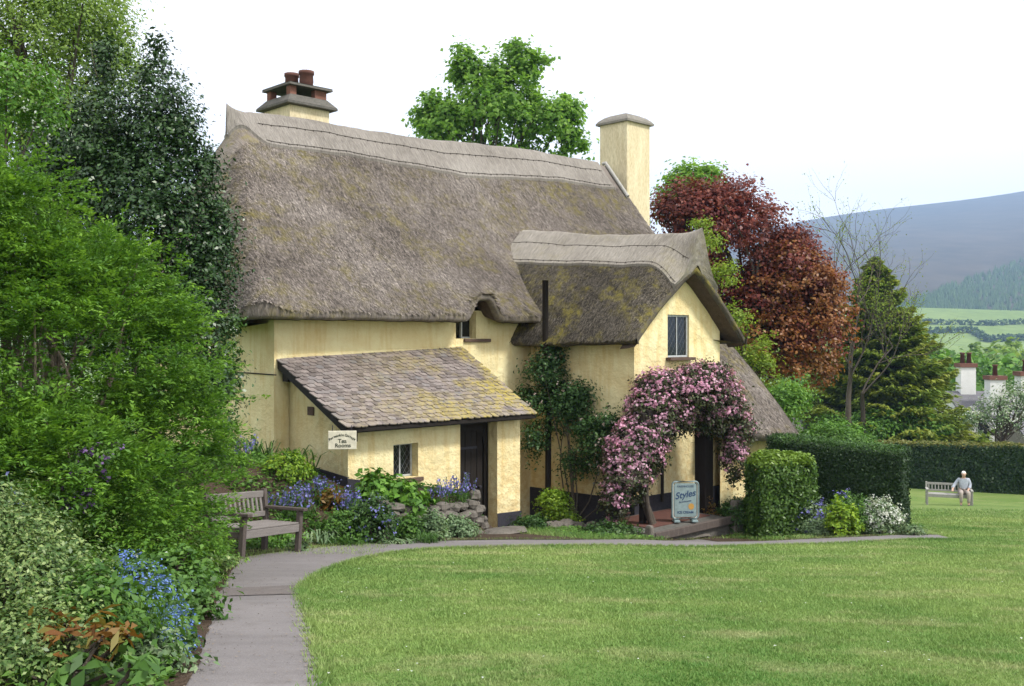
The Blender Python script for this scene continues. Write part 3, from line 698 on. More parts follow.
window(4.065, 4.595, 3.445, 3.975, .18, False, None, .03, True); MB().box((3.97, -.05, 3.37), (4.68, .2, 3.435)).build('window_sill', MT['sill'], cot, bevel=.01)
window(9.45, 9.85, .95, 1.45, -2.635, True)
# door
dr = MB().box((2.37, LY + .25, -.6), (2.45, LY + .34, 1.98)).box((3.16, LY + .25, -.6), (3.24, LY + .34, 1.98)).box((2.45, LY + .252, 1.84), (3.16, LY + .338, 1.98)).build('door', MT['darkwood'], cot)
arch = MB()
for k in range(8):
    a0, a1 = math.pi * k / 8, math.pi * (k + 1) / 8; c = 2.805
    P = [(c - .355 * math.cos(a), 1.56 + .24 * math.sin(a)) for a in (a0, a1)]
    arch.add([(P[0][0], LY + .26, P[0][1]), (P[1][0], LY + .26, P[1][1]), (P[1][0], LY + .26, 1.85), (P[0][0], LY + .26, 1.85)], [(0, 1, 2, 3)])
arch.build('arched_head', MT['darkwood'], dr)
for k in range(5): MB().box((2.452 + k * .1415, LY + .29 + .004 * (k % 2), -.5), (2.452 + k * .1415 + .134, LY + .33, 1.845)).build('plank', MT['darkwood'], dr, bevel=.006)
for z in (.45, 1.45): MB().box((2.47, LY + .272, z), (3.0, LY + .288, z + .045)).build('hinge', MT['plinth'], dr)
MB().lathe([(.02, 0), (.035, .02), (.03, .05), (.0, .06)], (0, 0, 0), 8).build('handle', MT['plinth'], dr).matrix_local = Matrix.Translation((3.06, LY + .285, .75)) @ Matrix.Rotation(R(90), 4, 'X')

# lean-to roof: deck, boards and slates ------------------------------
x0r, x1r = -.22, 3.92; yT, yE = 0.03, -2.06
zr = lambda y, x=0: 3.10 + y * .505 + .042 * x * (y - yE) / (yT - yE)
lr = MB().add([(x0r + .03, yT, zr(yT) - .03), (x1r - .03, yT, zr(yT, x1r) - .03), (x1r - .03, yE + .03, zr(yE) - .02), (x0r + .03, yE + .03, zr(yE) - .02),
               (x0r + .03, yT, zr(yT) - .1), (x1r - .03, yT, zr(yT, x1r) - .1), (x1r - .03, yE + .03, zr(yE) - .09), (x0r + .03, yE + .03, zr(yE) - .09)],
              [(0, 3, 2, 1), (4, 5, 6, 7), (2, 3, 7, 6), (0, 4, 7, 3), (1, 2, 6, 5)]).build('lean_to_roof', MT['darkwood'], cot)
MB().add([(x0r - .02, yT, zr(yT) - .02), (x0r + .028, yT, zr(yT) - .02), (x0r + .028, yE, zr(yE) - .02), (x0r - .02, yE, zr(yE) - .02), (x0r - .02, yT, zr(yT) - .15), (x0r + .028, yT, zr(yT) - .15), (x0r + .028, yE, zr(yE) - .13), (x0r - .02, yE, zr(yE) - .13)],
         [(0, 3, 2, 1), (4, 5, 6, 7), (0, 4, 7, 3), (2, 3, 7, 6), (1, 2, 6, 5)]).build('barge_board', MT['darkwood'], lr)
MB().box((x0r + .03, yE + .002, zr(yE) - .07), (x1r, yE + .028, zr(yE) - .015)).build('fascia', MT['darkwood'], lr)
for p in ((x0r + .1, yT - .2), (x0r + .12, yE + .14)): MB().box((p[0] - .06, p[1] - .08, zr(p[1]) - .3), (p[0] + .1, p[1] + .08, zr(p[1]) - .1)).build('purlin_end', MT['darkwood'], lr)
MB().tube([(x0r + .05, .012, zr(.0) + .02), (1.8, .0, zr(0, 1.8) + .03), (x1r, .012, zr(0, x1r) + .015)], .035, 6).build('mortar_fillet', MT['wall'], lr)
def slate_mesh(wd, ln, seed):
    r = np.random.default_rng(seed); j = lambda: r.normal(0, .006)
    out = [(-wd / 2, -ln * .30 + j()), (-wd * .40, -ln * .44 + j()), (-wd * .14, -ln * .49 + j()), (wd * .14, -ln * .49 + j()), (wd * .41, -ln * .44 + j()), (wd / 2, -ln * .30 + j()), (wd / 2, ln / 2), (-wd / 2, ln / 2)]
    th = .016; n = 8
    return [(x, y, th) for x, y in out] + [(x, y, 0) for x, y in out], [tuple(range(n))] + [(i, i + n, (i + 1) % n + n, (i + 1) % n) for i in range(n)]
variants = [slate_mesh(.142, .235, k) for k in range(5)]
vmesh = []
for v, f in variants:
    me = mesh_np(np.array(v), f); me.materials.append(MT['slate']); vmesh.append(me)
sl_n = 20; slope = math.atan(.505); exps = (yT - yE) / math.cos(slope) / sl_n
place = []
for c in range(sl_n):
    nx = int((x1r - x0r) / .140)
    for k in range(nx + 1):
        x = x0r + .03 + (k + .5 * (c % 2)) * .140 + rng.normal(0, .008)
        if x > x1r: continue
        dd = (c + .5) * exps + rng.normal(0, .008); y = yE + dd * math.cos(slope) + .03; z = zr(y, x) + .004
        Mx = Matrix.Translation((x, y, z)) @ Matrix.Rotation(math.atan(.505 + .02 * x) - .10 + rng.normal(0, .014), 4, 'X') @ Matrix.Rotation(rng.normal(0, .05), 4, 'Z') @ Matrix.Rotation(rng.normal(0, .03), 4, 'Y')
        place.append((c, Mx, int(rng.integers(5))))
rest = MB()
for i, (c, Mx, k) in enumerate(place):
    if i < 296:
        o = bpy.data.objects.new('slate', vmesh[k]); COL.objects.link(o); o.parent = lr; o.matrix_local = Mx
    else: rest.add([Mx @ Vector(v) for v in variants[k][0]], variants[k][1])
rest.build('upper_slates', MT['slate'], lr, kind='stuff')

# chimneys ----------------------------------------------------------
cx0, cx1, cy0, cy1 = 2.24, 3.24, 3.6, 4.66
ch = MB().box((cx0, cy0, 5.0), (cx1, cy1, 8.42)).build('chimney', MT['chim'], cot, bevel=.02)
MB().box((cx0 - .13, cy0 - .13, 8.42), (cx1 + .13, cy1 + .13, 8.47)).add(*(lambda b: (b.v, b.f))(MB().box((cx0 - .13, cy0 - .13, 8.471), (cx1 + .13, cy1 + .13, 8.66), .17))).build('shoulder_slab', MT['capstone'], ch, bevel=.012)
for px_, py_ in ((cx0 + .04, cy0 + .06), (cx0 + .04, cy1 - .2), (cx1 - .34, cy0 + .06), (cx1 - .34, cy1 - .2)):
    MB().box((px_, py_, 8.655), (px_ + (.16 if px_ < 2.5 else .3), py_ + .15, 8.845)).build('brick_pier', MT['brick'], ch, bevel=.008)
MB().box((cx0 - .03, cy0 - .04, 8.846), (cx1 + .06, cy1 + .04, 8.90), .01).add([(cx0 - .03, cy0 - .04, 8.901), (cx1 + .06, cy0 - .04, 8.901), (cx1 + .06, cy1 + .04, 8.901), (cx0 - .03, cy1 + .04, 8.901), (cx0 + .35, cy0 + .5, 8.97), (cx1 - .3, cy0 + .5, 8.97)], [(0, 1, 5, 4), (1, 2, 5), (2, 3, 4, 5), (3, 0, 4)]).build('top_slab', MT['capstone'], ch)
for px_, py_, rr in ((2.62, 3.95, .155), (2.50, 4.35, .15)):
    pot = MB().lathe([(rr * .95, 0), (rr * .95, .16), (rr, .17), (rr * .95, .33), (rr * 1.1, .34), (rr * 1.1, .41), (rr * .8, .41), (rr * .75, .1)], (px_ + .25, py_, 8.88), 14).build('chimney_pot', MT['terracotta'], ch, True)
c2 = MB().box((12.72, 2.98, 1), (13.76, 4.0, 9.58)).build('chimney', MT['chim'], cot, bevel=.03)
MT['domecap'] = mat_rough('weathered_cap', (.13, .12, .105), (.24, .222, .195), 5, .9, .6, 25, .02)
dm = MB().box((12.64, 2.90, 9.55), (13.84, 4.08, 9.61))
for k, (z0, z1, i0, i1) in enumerate(((9.611, 9.68, 0, .05), (9.681, 9.77, .05, .16), (9.771, 9.84, .16, .30), (9.841, 9.87, .30, .44))): dm.box((12.645 + i0, 2.905 + i0, z0), (13.835 - i0, 4.075 - i0, z1), i1 - i0)
dm.build('domed_cap', MT['domecap'], c2)
MB().tube([tuple(np.array(main_pt(np.array(12.22), np.array(s))) + [0, 0, .09]) for s in np.linspace(.78, 1.02, 8)], .055, 6).build('mortar_flashing', MT['mortar'], c2, True)
# vent pipe in front of the wing eave
MB().tube([(5.46, -.82, 4.62), (5.46, -.82, 3.45), (5.50, -.80, 3.2), (5.66, -.72, 2.9), (5.66, -.70, -.6)], .062, 8).build('vent_pipe', MT['darkwood'], cot, True)
MB().tube([(7.05, -2.56, 2.2), (7.05, -2.56, .15)], .035, 7).build('drain_pipe', MT['darkwood'], cot, True)
MB().tube([(-.31, -.1, 2.83), (-.31, .8, 2.84), (-.31, 2.5, 2.85)], .012, 5).build('cable', MT['darkwood'], cot)
MB().box((LT0 - .02, -.78, 2.17), (LT0 - .004, -.6, 2.31)).build('air_brick', MT['sill'], cot)
# porch: posts, beam, rails and stone-edged step
po = MB().box((7.42, -3.34, -.4), (7.70, -3.08, 2.1)).build('porch_post', MT['darkwood'], cot, bevel=.015)
MB().box((5.54, -3.27, -.4), (5.65, -3.16, 2.05)).build('porch_post', MT['darkwood'], cot, bevel=.015)
MB().box((5.66, -3.3, 1.95), (7.42, -3.14, 2.1)).build('porch_beam', MT['darkwood'], cot, bevel=.01)
for x in (6.35, 6.95, 7.5): MB().box((x, -3.13, 2.0), (x + .09, -2.47, 2.09)).build('porch_rafter', MT['darkwood'], cot)
fl = MB().box((4.95, -3.95, -.5), (7.35, -2.5, -.02)).build('porch_floor', MT['capstone'], cot, bevel=.02)
MB().box((5.3, -3.6, -.018), (7.2, -2.6, -.006)).build('quarry_tiles', MT['terracotta'], fl)
MB().box((4.93, -4.03, -.14), (7.40, -3.955, .01)).build('timber_kerb', MT['benchdark'], fl, bevel=.015)
for x, w_, h_ in ((4.72, .2, .16), (7.36, .3, .3)): MB().box((x, -4.1, -.5), (x + w_, -3.86, h_), .05).build('kerb_stone', MT['stone'], fl, bevel=.04)

# ------------------------------------------------------------------ benches
def make_bench(name, loc, rz, wd, nsl, label, matend, matslat, group='wooden garden benches'):
    b = empty(name, loc, rz, label, 'bench', group); h = wd / 2; D = .55
    for sx in (-1, 1):
        x = sx * (h - .035)
        MB().box((x - .035, -D / 2 - .035, -.05), (x + .035, -D / 2 + .035, .60)).build('leg', matend, b, bevel=.008)
        MB().add([(x - .035, D / 2 - .035, -.05), (x + .035, D / 2 - .035, -.05), (x + .035, D / 2 + .035, -.05), (x - .035, D / 2 + .035, -.05),
                  (x - .035, D / 2 - .03, .45), (x + .035, D / 2 - .03, .45), (x + .035, D / 2 + .035, .45), (x - .035, D / 2 + .035, .45),
                  (x - .035, D / 2 + .035, .87), (x + .035, D / 2 + .035, .87), (x + .035, D / 2 + .095, .87), (x - .035, D / 2 + .095, .87)],
                 [(0, 3, 2, 1), (0, 1, 5, 4), (1, 2, 6, 5), (2, 3, 7, 6), (3, 0, 4, 7), (4, 5, 9, 8), (5, 6, 10, 9), (6, 7, 11, 10), (7, 4, 8, 11), (8, 9, 10, 11)]).build('leg', matend, b, bevel=.006)
        MB().box((x - .05, -D / 2 - .10, .601), (x + .05, D / 2 - .01, .645)).build('armrest', matend, b, bevel=.01)
        MB().box((x - .025, -D / 2 + .036, .33), (x + .025, D / 2 - .036, .40)).build('side_rail', matend, b)
    MB().box((-h + .07, -D / 2 - .028, .325), (h - .07, -D / 2 + .012, .425)).build('apron', matslat, b, bevel=.005)
    for k in range(5):
        y = -D / 2 - .02 + k * .112
        MB().box((-h + .072, y, .428), (h - .072, y + .092, .452)).build('seat_slat', matslat, b, bevel=.006)
    MB().box((-h + .07, D / 2 + .038, .755), (h - .07, D / 2 + .078, .845)).build('top_rail', matslat, b, bevel=.008)
    MB().box((-h + .07, D / 2 - .01, .50), (h - .07, D / 2 + .03, .57)).build('lower_rail', matslat, b, bevel=.006)
    me = None
    for k in range(nsl):
        x = -h + .13 + (wd - .26) * k / (nsl - 1)
        if me is None:
            m_ = MB().add([(-.02, 0, 0), (.02, 0, 0), (.02, .018, 0), (-.02, .018, 0), (-.02, .045, .19), (.02, .045, .19), (.02, .063, .19), (-.02, .063, .19)], [(0, 3, 2, 1), (4, 5, 6, 7), (0, 1, 5, 4), (1, 2, 6, 5), (2, 3, 7, 6), (3, 0, 4, 7)])
            me = m_.mesh(); me.materials.append(matslat)
        o = link('back_slat', me, None, b); o.location = (x, D / 2 + .0, .571)
    return b
bd = Vector((.38, .92)); fl_ = Vector((-3.16, 11.62)); fr_ = fl_ + bd * 1.22
mid = (fl_ + fr_) / 2 - Vector((.92, -.38)) * .275
make_bench('garden_bench', (mid.x, mid.y, g(mid.x, mid.y) - .025), math.atan2(.92, .38), 1.30, 12, 'weathered grey wooden bench beside the path, half hidden by the green bush', MT['benchdark'], MT['oldwood']).rotation_euler.y = R(5.5)
bpy.data.objects['garden_bench'].scale = (.93, .93, .93)
fb = pxg(949, 502); FBY = 41.0; FBX = (949 - 512) / 1000 * FBY
MT['benchfar'] = mat_rough('pale_bench_wood', (.22, .22, .20), (.34, .33, .31), 4)
make_bench('garden_bench', (FBX, FBY, g(FBX, FBY) + .02), R(-19), 1.75, 13, 'long pale bench at the far end of the lawn by the tall hedge', MT['benchfar'], MT['benchfar'])

# ------------------------------------------------------------------ seated person on the far bench
MT['skin'] = mat_plain('skin', (.52, .33, .25), .6); MT['shirt'] = mat_plain('pale_shirt', (.36, .39, .46), .9); MT['trouser'] = mat_plain('pale_trousers', (.34, .29, .26), .9)
MT['shoe'] = mat_plain('dark_shoe', (.05, .04, .04), .5); MT['hair'] = mat_plain('white_hair', (.72, .71, .68), .9)
def skin(name, verts, edges, radii, mat, parent, root=0, sub=2):
    me = bpy.data.meshes.new('m'); me.from_pydata(verts, edges, []); o = link(name, me, mat, parent)
    o.modifiers.new('skin', 'SKIN'); ly = me.skin_vertices[0].data
    for i, r_ in enumerate(radii): ly[i].radius = (r_, r_) if not hasattr(r_, '__len__') else r_; ly[i].use_root = (i == root)
    m = o.modifiers.new('sub', 'SUBSURF'); m.levels = sub; m.render_levels = sub
    me.polygons.foreach_set('use_smooth', np.ones(0, bool)); o.modifiers['skin'].use_smooth_shade = True
    return o
c_, s_ = math.cos(R(-19)), math.sin(R(-19)); pxo = .56
PX, PY = FBX + c_ * pxo, FBY + s_ * pxo
per = empty('person', (PX, PY, g(PX, PY) + .02), R(-19), 'white haired person in pale shirt and trousers sitting on the far bench', 'person')
# joints (local -y faces the lawn): pelvis, spine, neck, head, arms, legs
V = [(0, .08, .54), (0, .10, .72), (0, .12, .92), (0, .11, 1.06), (0, .08, 1.13), (0, .06, 1.22), (0, .055, 1.31)]
E = [(0, 1), (1, 2), (2, 3), (3, 4), (4, 5), (5, 6)]; RD = [(.15, .12), (.145, .105), (.16, .105), (.10, .08), (.05, .05), (.085, .10), (.075, .09)]
for sx in (-1, 1):
    o3 = (-.26, .0, .0) if sx < 0 else (0, 0, 0)
    b0 = len(V); V += [(sx * .19, .12, 1.02), (sx * .24 + o3[0] * .4, .06, .80), (sx * .17 + o3[0], -.10, .66), (sx * .13 + o3[0] * 1.2, -.2, .62)]; E += [(2, b0), (b0, b0 + 1), (b0 + 1, b0 + 2), (b0 + 2, b0 + 3)]; RD += [.062, .048, .036, .03]
    h0 = b0 + 3
    for k in range(4):
        f0 = len(V); xx = sx * (.10 + .02 * k) + o3[0] * 1.25; V += [(xx, -.29, .60 + .004 * k), (xx, -.325 + .008 * abs(k - 1), .575)]; E += [(h0, f0), (f0, f0 + 1)]; RD += [.010, .008]
    f0 = len(V); V += [(sx * .085 + o3[0] * 1.2, -.22, .605)]; E += [(h0, f0)]; RD += [.011]
    b0 = len(V); V += [(sx * .10, .02, .53), (sx * .14, -.40, .54), (sx * .14, -.38, .12), (sx * .14, -.40, .05), (sx * .15, -.56, .03)]; E += [(0, b0)] + [(b0 + k, b0 + k + 1) for k in range(4)]; RD += [.085, .068, .045, .042, .035]
body = skin('body', V, E, RD, MT['skin'], per)
mb = MB().tube([(0, .0 - .045, 1.255), (0, -.075, 1.235)], [.008, .016], 6)
for sx in (-1, 1): mb.lathe([(.0, -.012), (.011, 0), (0, .012)], (sx * .033, -.028, 1.27), 6).lathe([(0, -.03), (.016, -.01), (.014, .02), (0, .03)], (sx * .088, .06, 1.26), 6)
mb.box((-.025, -.042, 1.185), (.025, -.028, 1.193)); mb.build('face_features', MT['skin'], body)
V = [(0, .08, .55), (0, .10, .72), (0, .12, .93), (0, .11, 1.05)]; E = [(0, 1), (1, 2), (2, 3)]; RD = [(.17, .14), (.165, .125), (.18, .125), (.11, .09)]
for sx in (-1, 1):
    b0 = len(V); V += [(sx * .19, .12, 1.02), (sx * .245 - (.10 if sx < 0 else 0), .06, .80), (sx * .185 - (.26 if sx < 0 else 0), -.09, .675)]; E += [(2, b0), (b0, b0 + 1), (b0 + 1, b0 + 2)]; RD += [.078, .064, .05]
skin('shirt', V, E, RD, MT['shirt'], per)
V = [(0, .08, .52)]; E = []; RD = [(.17, .14)]
for sx in (-1, 1):
    b0 = len(V); V += [(sx * .10, .0, .53), (sx * .14, -.41, .545), (sx * .14, -.39, .13)]; E += [(0, b0), (b0, b0 + 1), (b0 + 1, b0 + 2)]; RD += [.10, .085, .062]
skin('trousers', V, E, RD, MT['trouser'], per)
for sx in (-1, 1): skin('shoe', [(sx * .14, -.37, .04), (sx * .145, -.48, .035), (sx * .15, -.60, .03)], [(0, 1), (1, 2)], [.05, .048, .035], MT['shoe'], per)
skin('hair', [(0, .09, 1.24), (0, .085, 1.31), (0, .045, 1.355)], [(0, 1), (1, 2)], [(.085, .085), (.095, .09), (.07, .07)], MT['hair'], per)

# ------------------------------------------------------------------ lettering helper
def text(body, size, mat, parent, loc, rot=(R(90), 0, 0), name='lettering', shear=0, sx=1, bold=0, smallcaps=False):
    cu = bpy.data.curves.new('t', 'FONT'); cu.body = body; cu.size = size; cu.align_x = 'CENTER'; cu.align_y = 'CENTER'; cu.extrude = .0015; cu.shear = shear; cu.offset = bold
    to = bpy.data.objects.new('t', cu); COL.objects.link(to); bpy.context.view_layer.update()
    me = bpy.data.meshes.new_from_object(to.evaluated_get(bpy.context.evaluated_depsgraph_get())); bpy.data.objects.remove(to)
    o = link(name, me, mat, parent); o.location = loc; o.rotation_euler = rot; o.scale = (sx, 1, 1); return o
MT['signcream'] = mat_plain('cream_sign_paint', (.66, .62, .50), .6); MT['signink'] = mat_plain('dark_green_lettering', (.045, .055, .035), .6)
MT['board'] = mat_plain('pale_blue_board', (.21, .28, .285), .5); MT['boardrim'] = mat_plain('blue_grey_frame', (.17, .23, .24), .5); MT['navy'] = mat_plain('navy_lettering', (.02, .05, .12), .5)
MT['cream'] = mat_plain('cream_paint', (.62, .62, .54), .5); MT['badge'] = mat_plain('amber_badge', (.45, .25, .06), .5)
SX, SY, SZ = pxd(342.3, 440.3, 15.36)
sg = empty('hanging_sign', (SX, SY, SZ - .14), R(6), 'small cream tea rooms sign hanging under the slate lean-to eave', 'sign')
MB().box((-.215, 0, 0), (.215, .022, .285)).build('board', MT['signcream'], sg, bevel=.006)
for x in (-.15, .14): MB().tube([(x, .011, .285), (x, .011, .37)], .006, 5).build('hook', MT['plinth'], sg)
arc = 'Periwinkle Cottage'
for i, chx in enumerate(arc):
    if chx == ' ': continue
    f = (i - (len(arc) - 1) / 2) / len(arc); text(chx, .052, MT['signink'], sg, (f * .40, -.0025, .222 - .30 * f * f), (R(90), 0, 0) if False else (R(90), f * 1.1, 0), bold=.001)
text('Tea', .088, MT['signink'], sg, (0, -.0025, .128), bold=.0012); text('Rooms', .085, MT['signink'], sg, (.01, -.0025, .060), bold=.0012)

BX, BY = (685.3 - 512) / 1000 * 18.75, 18.75
ab = empty('pavement_sign', (BX, BY, ZB + .012), R(4), 'pale blue ice cream board in a rounded frame on the porch step', 'sign')
def rrect(w_, h_, r_, n=6):
    P = []
    for cx, cy, a0 in ((w_ / 2 - r_, h_ - r_, 0), (-w_ / 2 + r_, h_ - r_, 90), (-w_ / 2 + r_, r_, 180), (w_ / 2 - r_, r_, 270)):
        for k in range(n + 1): a = R(a0 + 90 * k / n); P.append((cx + r_ * math.cos(a), cy + r_ * math.sin(a)))
    return P
P = rrect(.50, .70, .07); fr = MB().tube([(x, 0, z + .05) for x, z in P + P[:2]], .016, 7).build('frame', MT['boardrim'], ab, True)
P2 = rrect(.42, .63, .04); n = len(P2)
pn = MB().add([(x, -.008, z + .085) for x, z in P2] + [(x, .008, z + .085) for x, z in P2], [tuple(reversed(range(n))), tuple(range(n, 2 * n))] + [(i, (i + 1) % n, (i + 1) % n + n, i + n) for i in range(n)]).build('panel', MT['board'], ab)
P3 = rrect(.455, .665, .05); MB().tube([(x, .004, z + .068) for x, z in P3 + P3[:2]], .008, 5).build('inner_rim', MT['cream'], ab, True)
text('FARMHOUSE', .055, MT['navy'], pn, (0, -.0095, .655)); text('Styles', .17, MT['navy'], pn, (-.01, -.0095, .50), (R(90), R(-10), 0), shear=.35, bold=.003)
text('farmhouse', .055, MT['navy'], pn, (-.01, -.0095, .375), (R(90), R(-8), 0), shear=.3); text('ICE CREAM', .062, MT['navy'], pn, (0, -.0095, .17), bold=.0015)
MB().add([(.11 + .055 * math.cos(a), -.0105, .28 + .06 * math.sin(a)) for a in np.linspace(0, 2 * math.pi, 16, endpoint=False)], [tuple(reversed(range(16)))]).build('badge', MT['badge'], pn)
for sx in (-1, 1): MB().box((sx * .17 - .06, -.09, -.005), (sx * .17 + .06, .12, .035), .01).build('foot', MT['boardrim'], ab, bevel=.008)
MB().tube([(-.2, .02, .68), (-.2, .28, .02)], .014, 6).build('rear_strut', MT['boardrim'], ab)

# ------------------------------------------------------------------ stones
def stone_mesh(seed):
    r = np.random.default_rng(seed); v = []; f = []
    n, m = 7, 4
    for i in range(m + 1):
        ph = math.pi * i / m
        for k in range(n):
            th = 2 * math.pi * k / n
            q = np.array([math.sin(ph) * math.cos(th), math.sin(ph) * math.sin(th), math.cos(ph)])
            q = np.sign(q) * np.abs(q) ** .7; q *= 1 + r.normal(0, .07); v.append(tuple(q * .5))
    for i in range(m):
        for k in range(n): f.append((i * n + k, (i + 1) * n + k, (i + 1) * n + (k + 1) % n, i * n + (k + 1) % n))
    me = mesh_np(np.array(v), f); me.materials.append(MT['stone']); return me
SM = [stone_mesh(i) for i in range(6)]
def stone_row(name, pts, label, courses, ln, ht, dp, seed):
    r = np.random.default_rng(seed); pts = np.array(pts); b = pts.mean(0); root = empty(name, (b[0], b[1], g(b[0], b[1])), 0, label, 'stone wall')
    d = np.linalg.norm(np.diff(pts, axis=0), axis=1); cum = np.concatenate([[0], np.cumsum(d)]); T = cum[-1]
    for c in range(courses):
        x = r.uniform(0, ln * .5)
        while x < T:
            L = ln * r.uniform(.55, 1.35); p = np.array([np.interp(x + L / 2, cum, pts[:, k]) for k in (0, 1)]); q = np.array([np.interp(min(x + L, T) , cum, pts[:, k]) for k in (0, 1)]) - np.array([np.interp(x, cum, pts[:, k]) for k in (0, 1)])
            H = ht * r.uniform(.7, 1.2)
            o = link('stone', SM[int(r.integers(6))], None, root)
            nv = np.array([-q[1], q[0]]) / max(np.linalg.norm(q), 1e-6); p = p + nv * (r.normal(0, .03) + c * .04)
            zf = g(p[0] - nv[0] * .1, p[1] - nv[1] * .1)
            o.location = (p[0] - b[0], p[1] - b[1], min(zf, g(*b) + .15) - g(*b) + ht * (c + .45) + r.normal(0, .015))
            o.rotation_euler = (r.normal(0, .12), r.normal(0, .12), math.atan2(q[1], q[0]) + r.normal(0, .15)); o.scale = (L * 1.05, dp * r.uniform(.8, 1.2), H * 1.15); x += L * .97
    return root
rw = [from_tq(t, q) for t, q in ((-.55, 3.0), (.1, 2.86), (.8, 2.78), (1.5, 2.74), (2.05, 2.62), (2.34, 2.3), (2.4, 1.9))]
stone_row('rockery_wall', rw, 'low dry stone wall holding up the planted bed left of the dark door', 4, .27, .13, .26, 3)
ew = [pxg(545, 531)[:2], pxg(570, 529)[:2], pxg(600, 531)[:2], pxg(632, 531)[:2]]
stone_row('stone_edging', ew, 'rough low stones edging the bed between the door and the porch', 1, .34, .15, .3, 5)
for i, (x, y, sx, sy, sz, lb) in enumerate(((505, 536, .9, .5, .12, 'flat worn stone slab in front of the dark door'), (690, 540, 1.1, .5, .09, 'pale flat stone slab below the porch step'))):
    p = pxg(x, y); o = tag(link('stone_slab', SM[i], None), lb, 'slab', 'doorstep slabs'); o.location = (p[0], p[1] + .3, p[2] + .02); o.scale = (sx, sy, sz); o.rotation_euler = (0, 0, R(30))

# ------------------------------------------------------------------ hedges
def hedge(name, p0, p1, wd, ht, label, leaf, L, dn, top=None, seed=1, rnd=.12, zt=None, group=None, tipamt=None, bulge=.03, rad=0):
    """clipped hedge from p0 to p1: solid dark core added to block light and a dense shell of leaves"""
    r = np.random.default_rng(seed); p0 = np.array(p0, float); p1 = np.array(p1, float); d = p1 - p0; ln = np.linalg.norm(d); d = d / ln; nv = np.array([-d[1], d[0]])
    base = (p0 + p1) / 2; bz = g(*base); root = empty(name, (base[0], base[1], bz), 0, label, 'hedge', group)
    def W(a, b, c):                                     # along 0..1, across -1..1, height 0..1
        xy = p0 + d * (a * ln)[:, None] + nv * (b * wd / 2)[:, None]
        z0 = G(xy[:, 0], xy[:, 1]); h = ht if zt is None else (zt[0] + (zt[1] - zt[0]) * a) - z0
        return np.concatenate([xy, (z0 + c * h)[:, None]], 1)
    areas = np.array([ln * ht, ln * ht, wd * ht, wd * ht, ln * wd]); n = int(areas.sum() * dn); k = r.choice(5, n, p=areas / areas.sum())
    a = r.random(n); b = r.uniform(-1, 1, n); c = r.random(n); inn = r.random(n) ** 2 * .1
    b = np.where(k == 0, -1 + inn, np.where(k == 1, 1 - inn, b)); a = np.where(k == 2, 0 + inn * .3, np.where(k == 3, 1 - inn * .3, a)); c = np.where(k == 4, 1 - inn * .5, c)
    P = W(a, b, c); f = bulge * np.sin(P[:, 0] * 4 + P[:, 2] * 5) + bulge * np.sin(P[:, 1] * 7 + P[:, 2] * 3)
    out = np.zeros((n, 3)); out[k == 0, :2] = -nv; out[k == 1, :2] = nv; out[k == 2, :2] = -d; out[k == 3, :2] = d; out[k == 4, 2] = 1
    corner = (np.abs(b) > 1 - rnd) & (c > 1 - rnd); P[corner, 2] -= r.random(corner.sum()) * ht * .05
    P = P + out * f[:, None] + r.normal(0, .02, P.shape); off = np.array([base[0], base[1], bz])
    if rad:                                             # round the upright and top edges
        q = P - np.array([base[0], base[1], bz]); la = q[:, 0] * d[0] + q[:, 1] * d[1]; lw = q[:, 0] * nv[0] + q[:, 1] * nv[1]; lz = q[:, 2]
        ca = np.clip(la, -ln / 2 + rad, ln / 2 - rad); cw = np.clip(lw, -wd / 2 + rad, wd / 2 - rad); cz = np.minimum(lz, ht - rad); D_ = np.stack([la - ca, lw - cw, lz - cz], 1)
        m_ = np.linalg.norm(D_, axis=1); sc_ = np.where(m_ > rad, rad / np.maximum(m_, 1e-6), 1)[:, None]; D_ = D_ * sc_
        la, lw, lz = ca + D_[:, 0], cw + D_[:, 1], cz + D_[:, 2]; P = np.stack([base[0] + la * d[0] + lw * nv[0], base[1] + la * d[1] + lw * nv[1], bz + lz], 1) + r.normal(0, .025, P.shape)
    tm = (k == 4) if top else np.zeros(n, bool)
    tip = np.clip(r.random(n) * tipamt + .55 * (c > .9), 0, 1) if tipamt else None  # leaves near the top are coloured brighter, as if lit from above
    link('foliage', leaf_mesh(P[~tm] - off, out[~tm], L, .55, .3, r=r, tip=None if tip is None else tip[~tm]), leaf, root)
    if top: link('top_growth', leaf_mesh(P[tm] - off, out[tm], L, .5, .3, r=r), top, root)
    A = np.linspace(.02 + rad * .4, .98 - rad * .4, 12); S = 1 - (.16 + rad * .6) / wd * 2
    mb = MB(); q = W(np.repeat(A, 4), np.tile([-S, S, S, -S], 12), np.tile([0, 0, .93 - rad * .3, .93 - rad * .3], 12)) - off
    mb.add(q, [(i * 4 + j, i * 4 + (j + 1) % 4, i * 4 + 4 + (j + 1) % 4, i * 4 + 4 + j) for i in range(11) for j in range(4)] + [(0, 3, 2, 1), (44, 45, 46, 47)])
    mb.build('branches_or_core', MT['dark'], root)  # solid dark box added inside to block light, stands in for dense twigs
    return root
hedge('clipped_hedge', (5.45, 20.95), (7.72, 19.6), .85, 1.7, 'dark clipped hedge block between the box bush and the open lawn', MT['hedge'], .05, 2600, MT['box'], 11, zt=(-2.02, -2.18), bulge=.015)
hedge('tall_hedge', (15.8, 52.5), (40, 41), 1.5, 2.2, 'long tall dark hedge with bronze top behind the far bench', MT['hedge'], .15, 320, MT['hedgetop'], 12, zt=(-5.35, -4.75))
bx = pxg(790, 539)
hedge('box_bush', (bx[0] - .62, bx[1] + .55), (bx[0] + .60, bx[1] + .62), .95, 1.6, 'bushy clipped box shrub with yellow green tips, painted brighter on top as if lit, right of the porch', MT['box'], .07, 2300, None, 13, bulge=.07, tipamt=.25, rnd=.3, rad=.34)

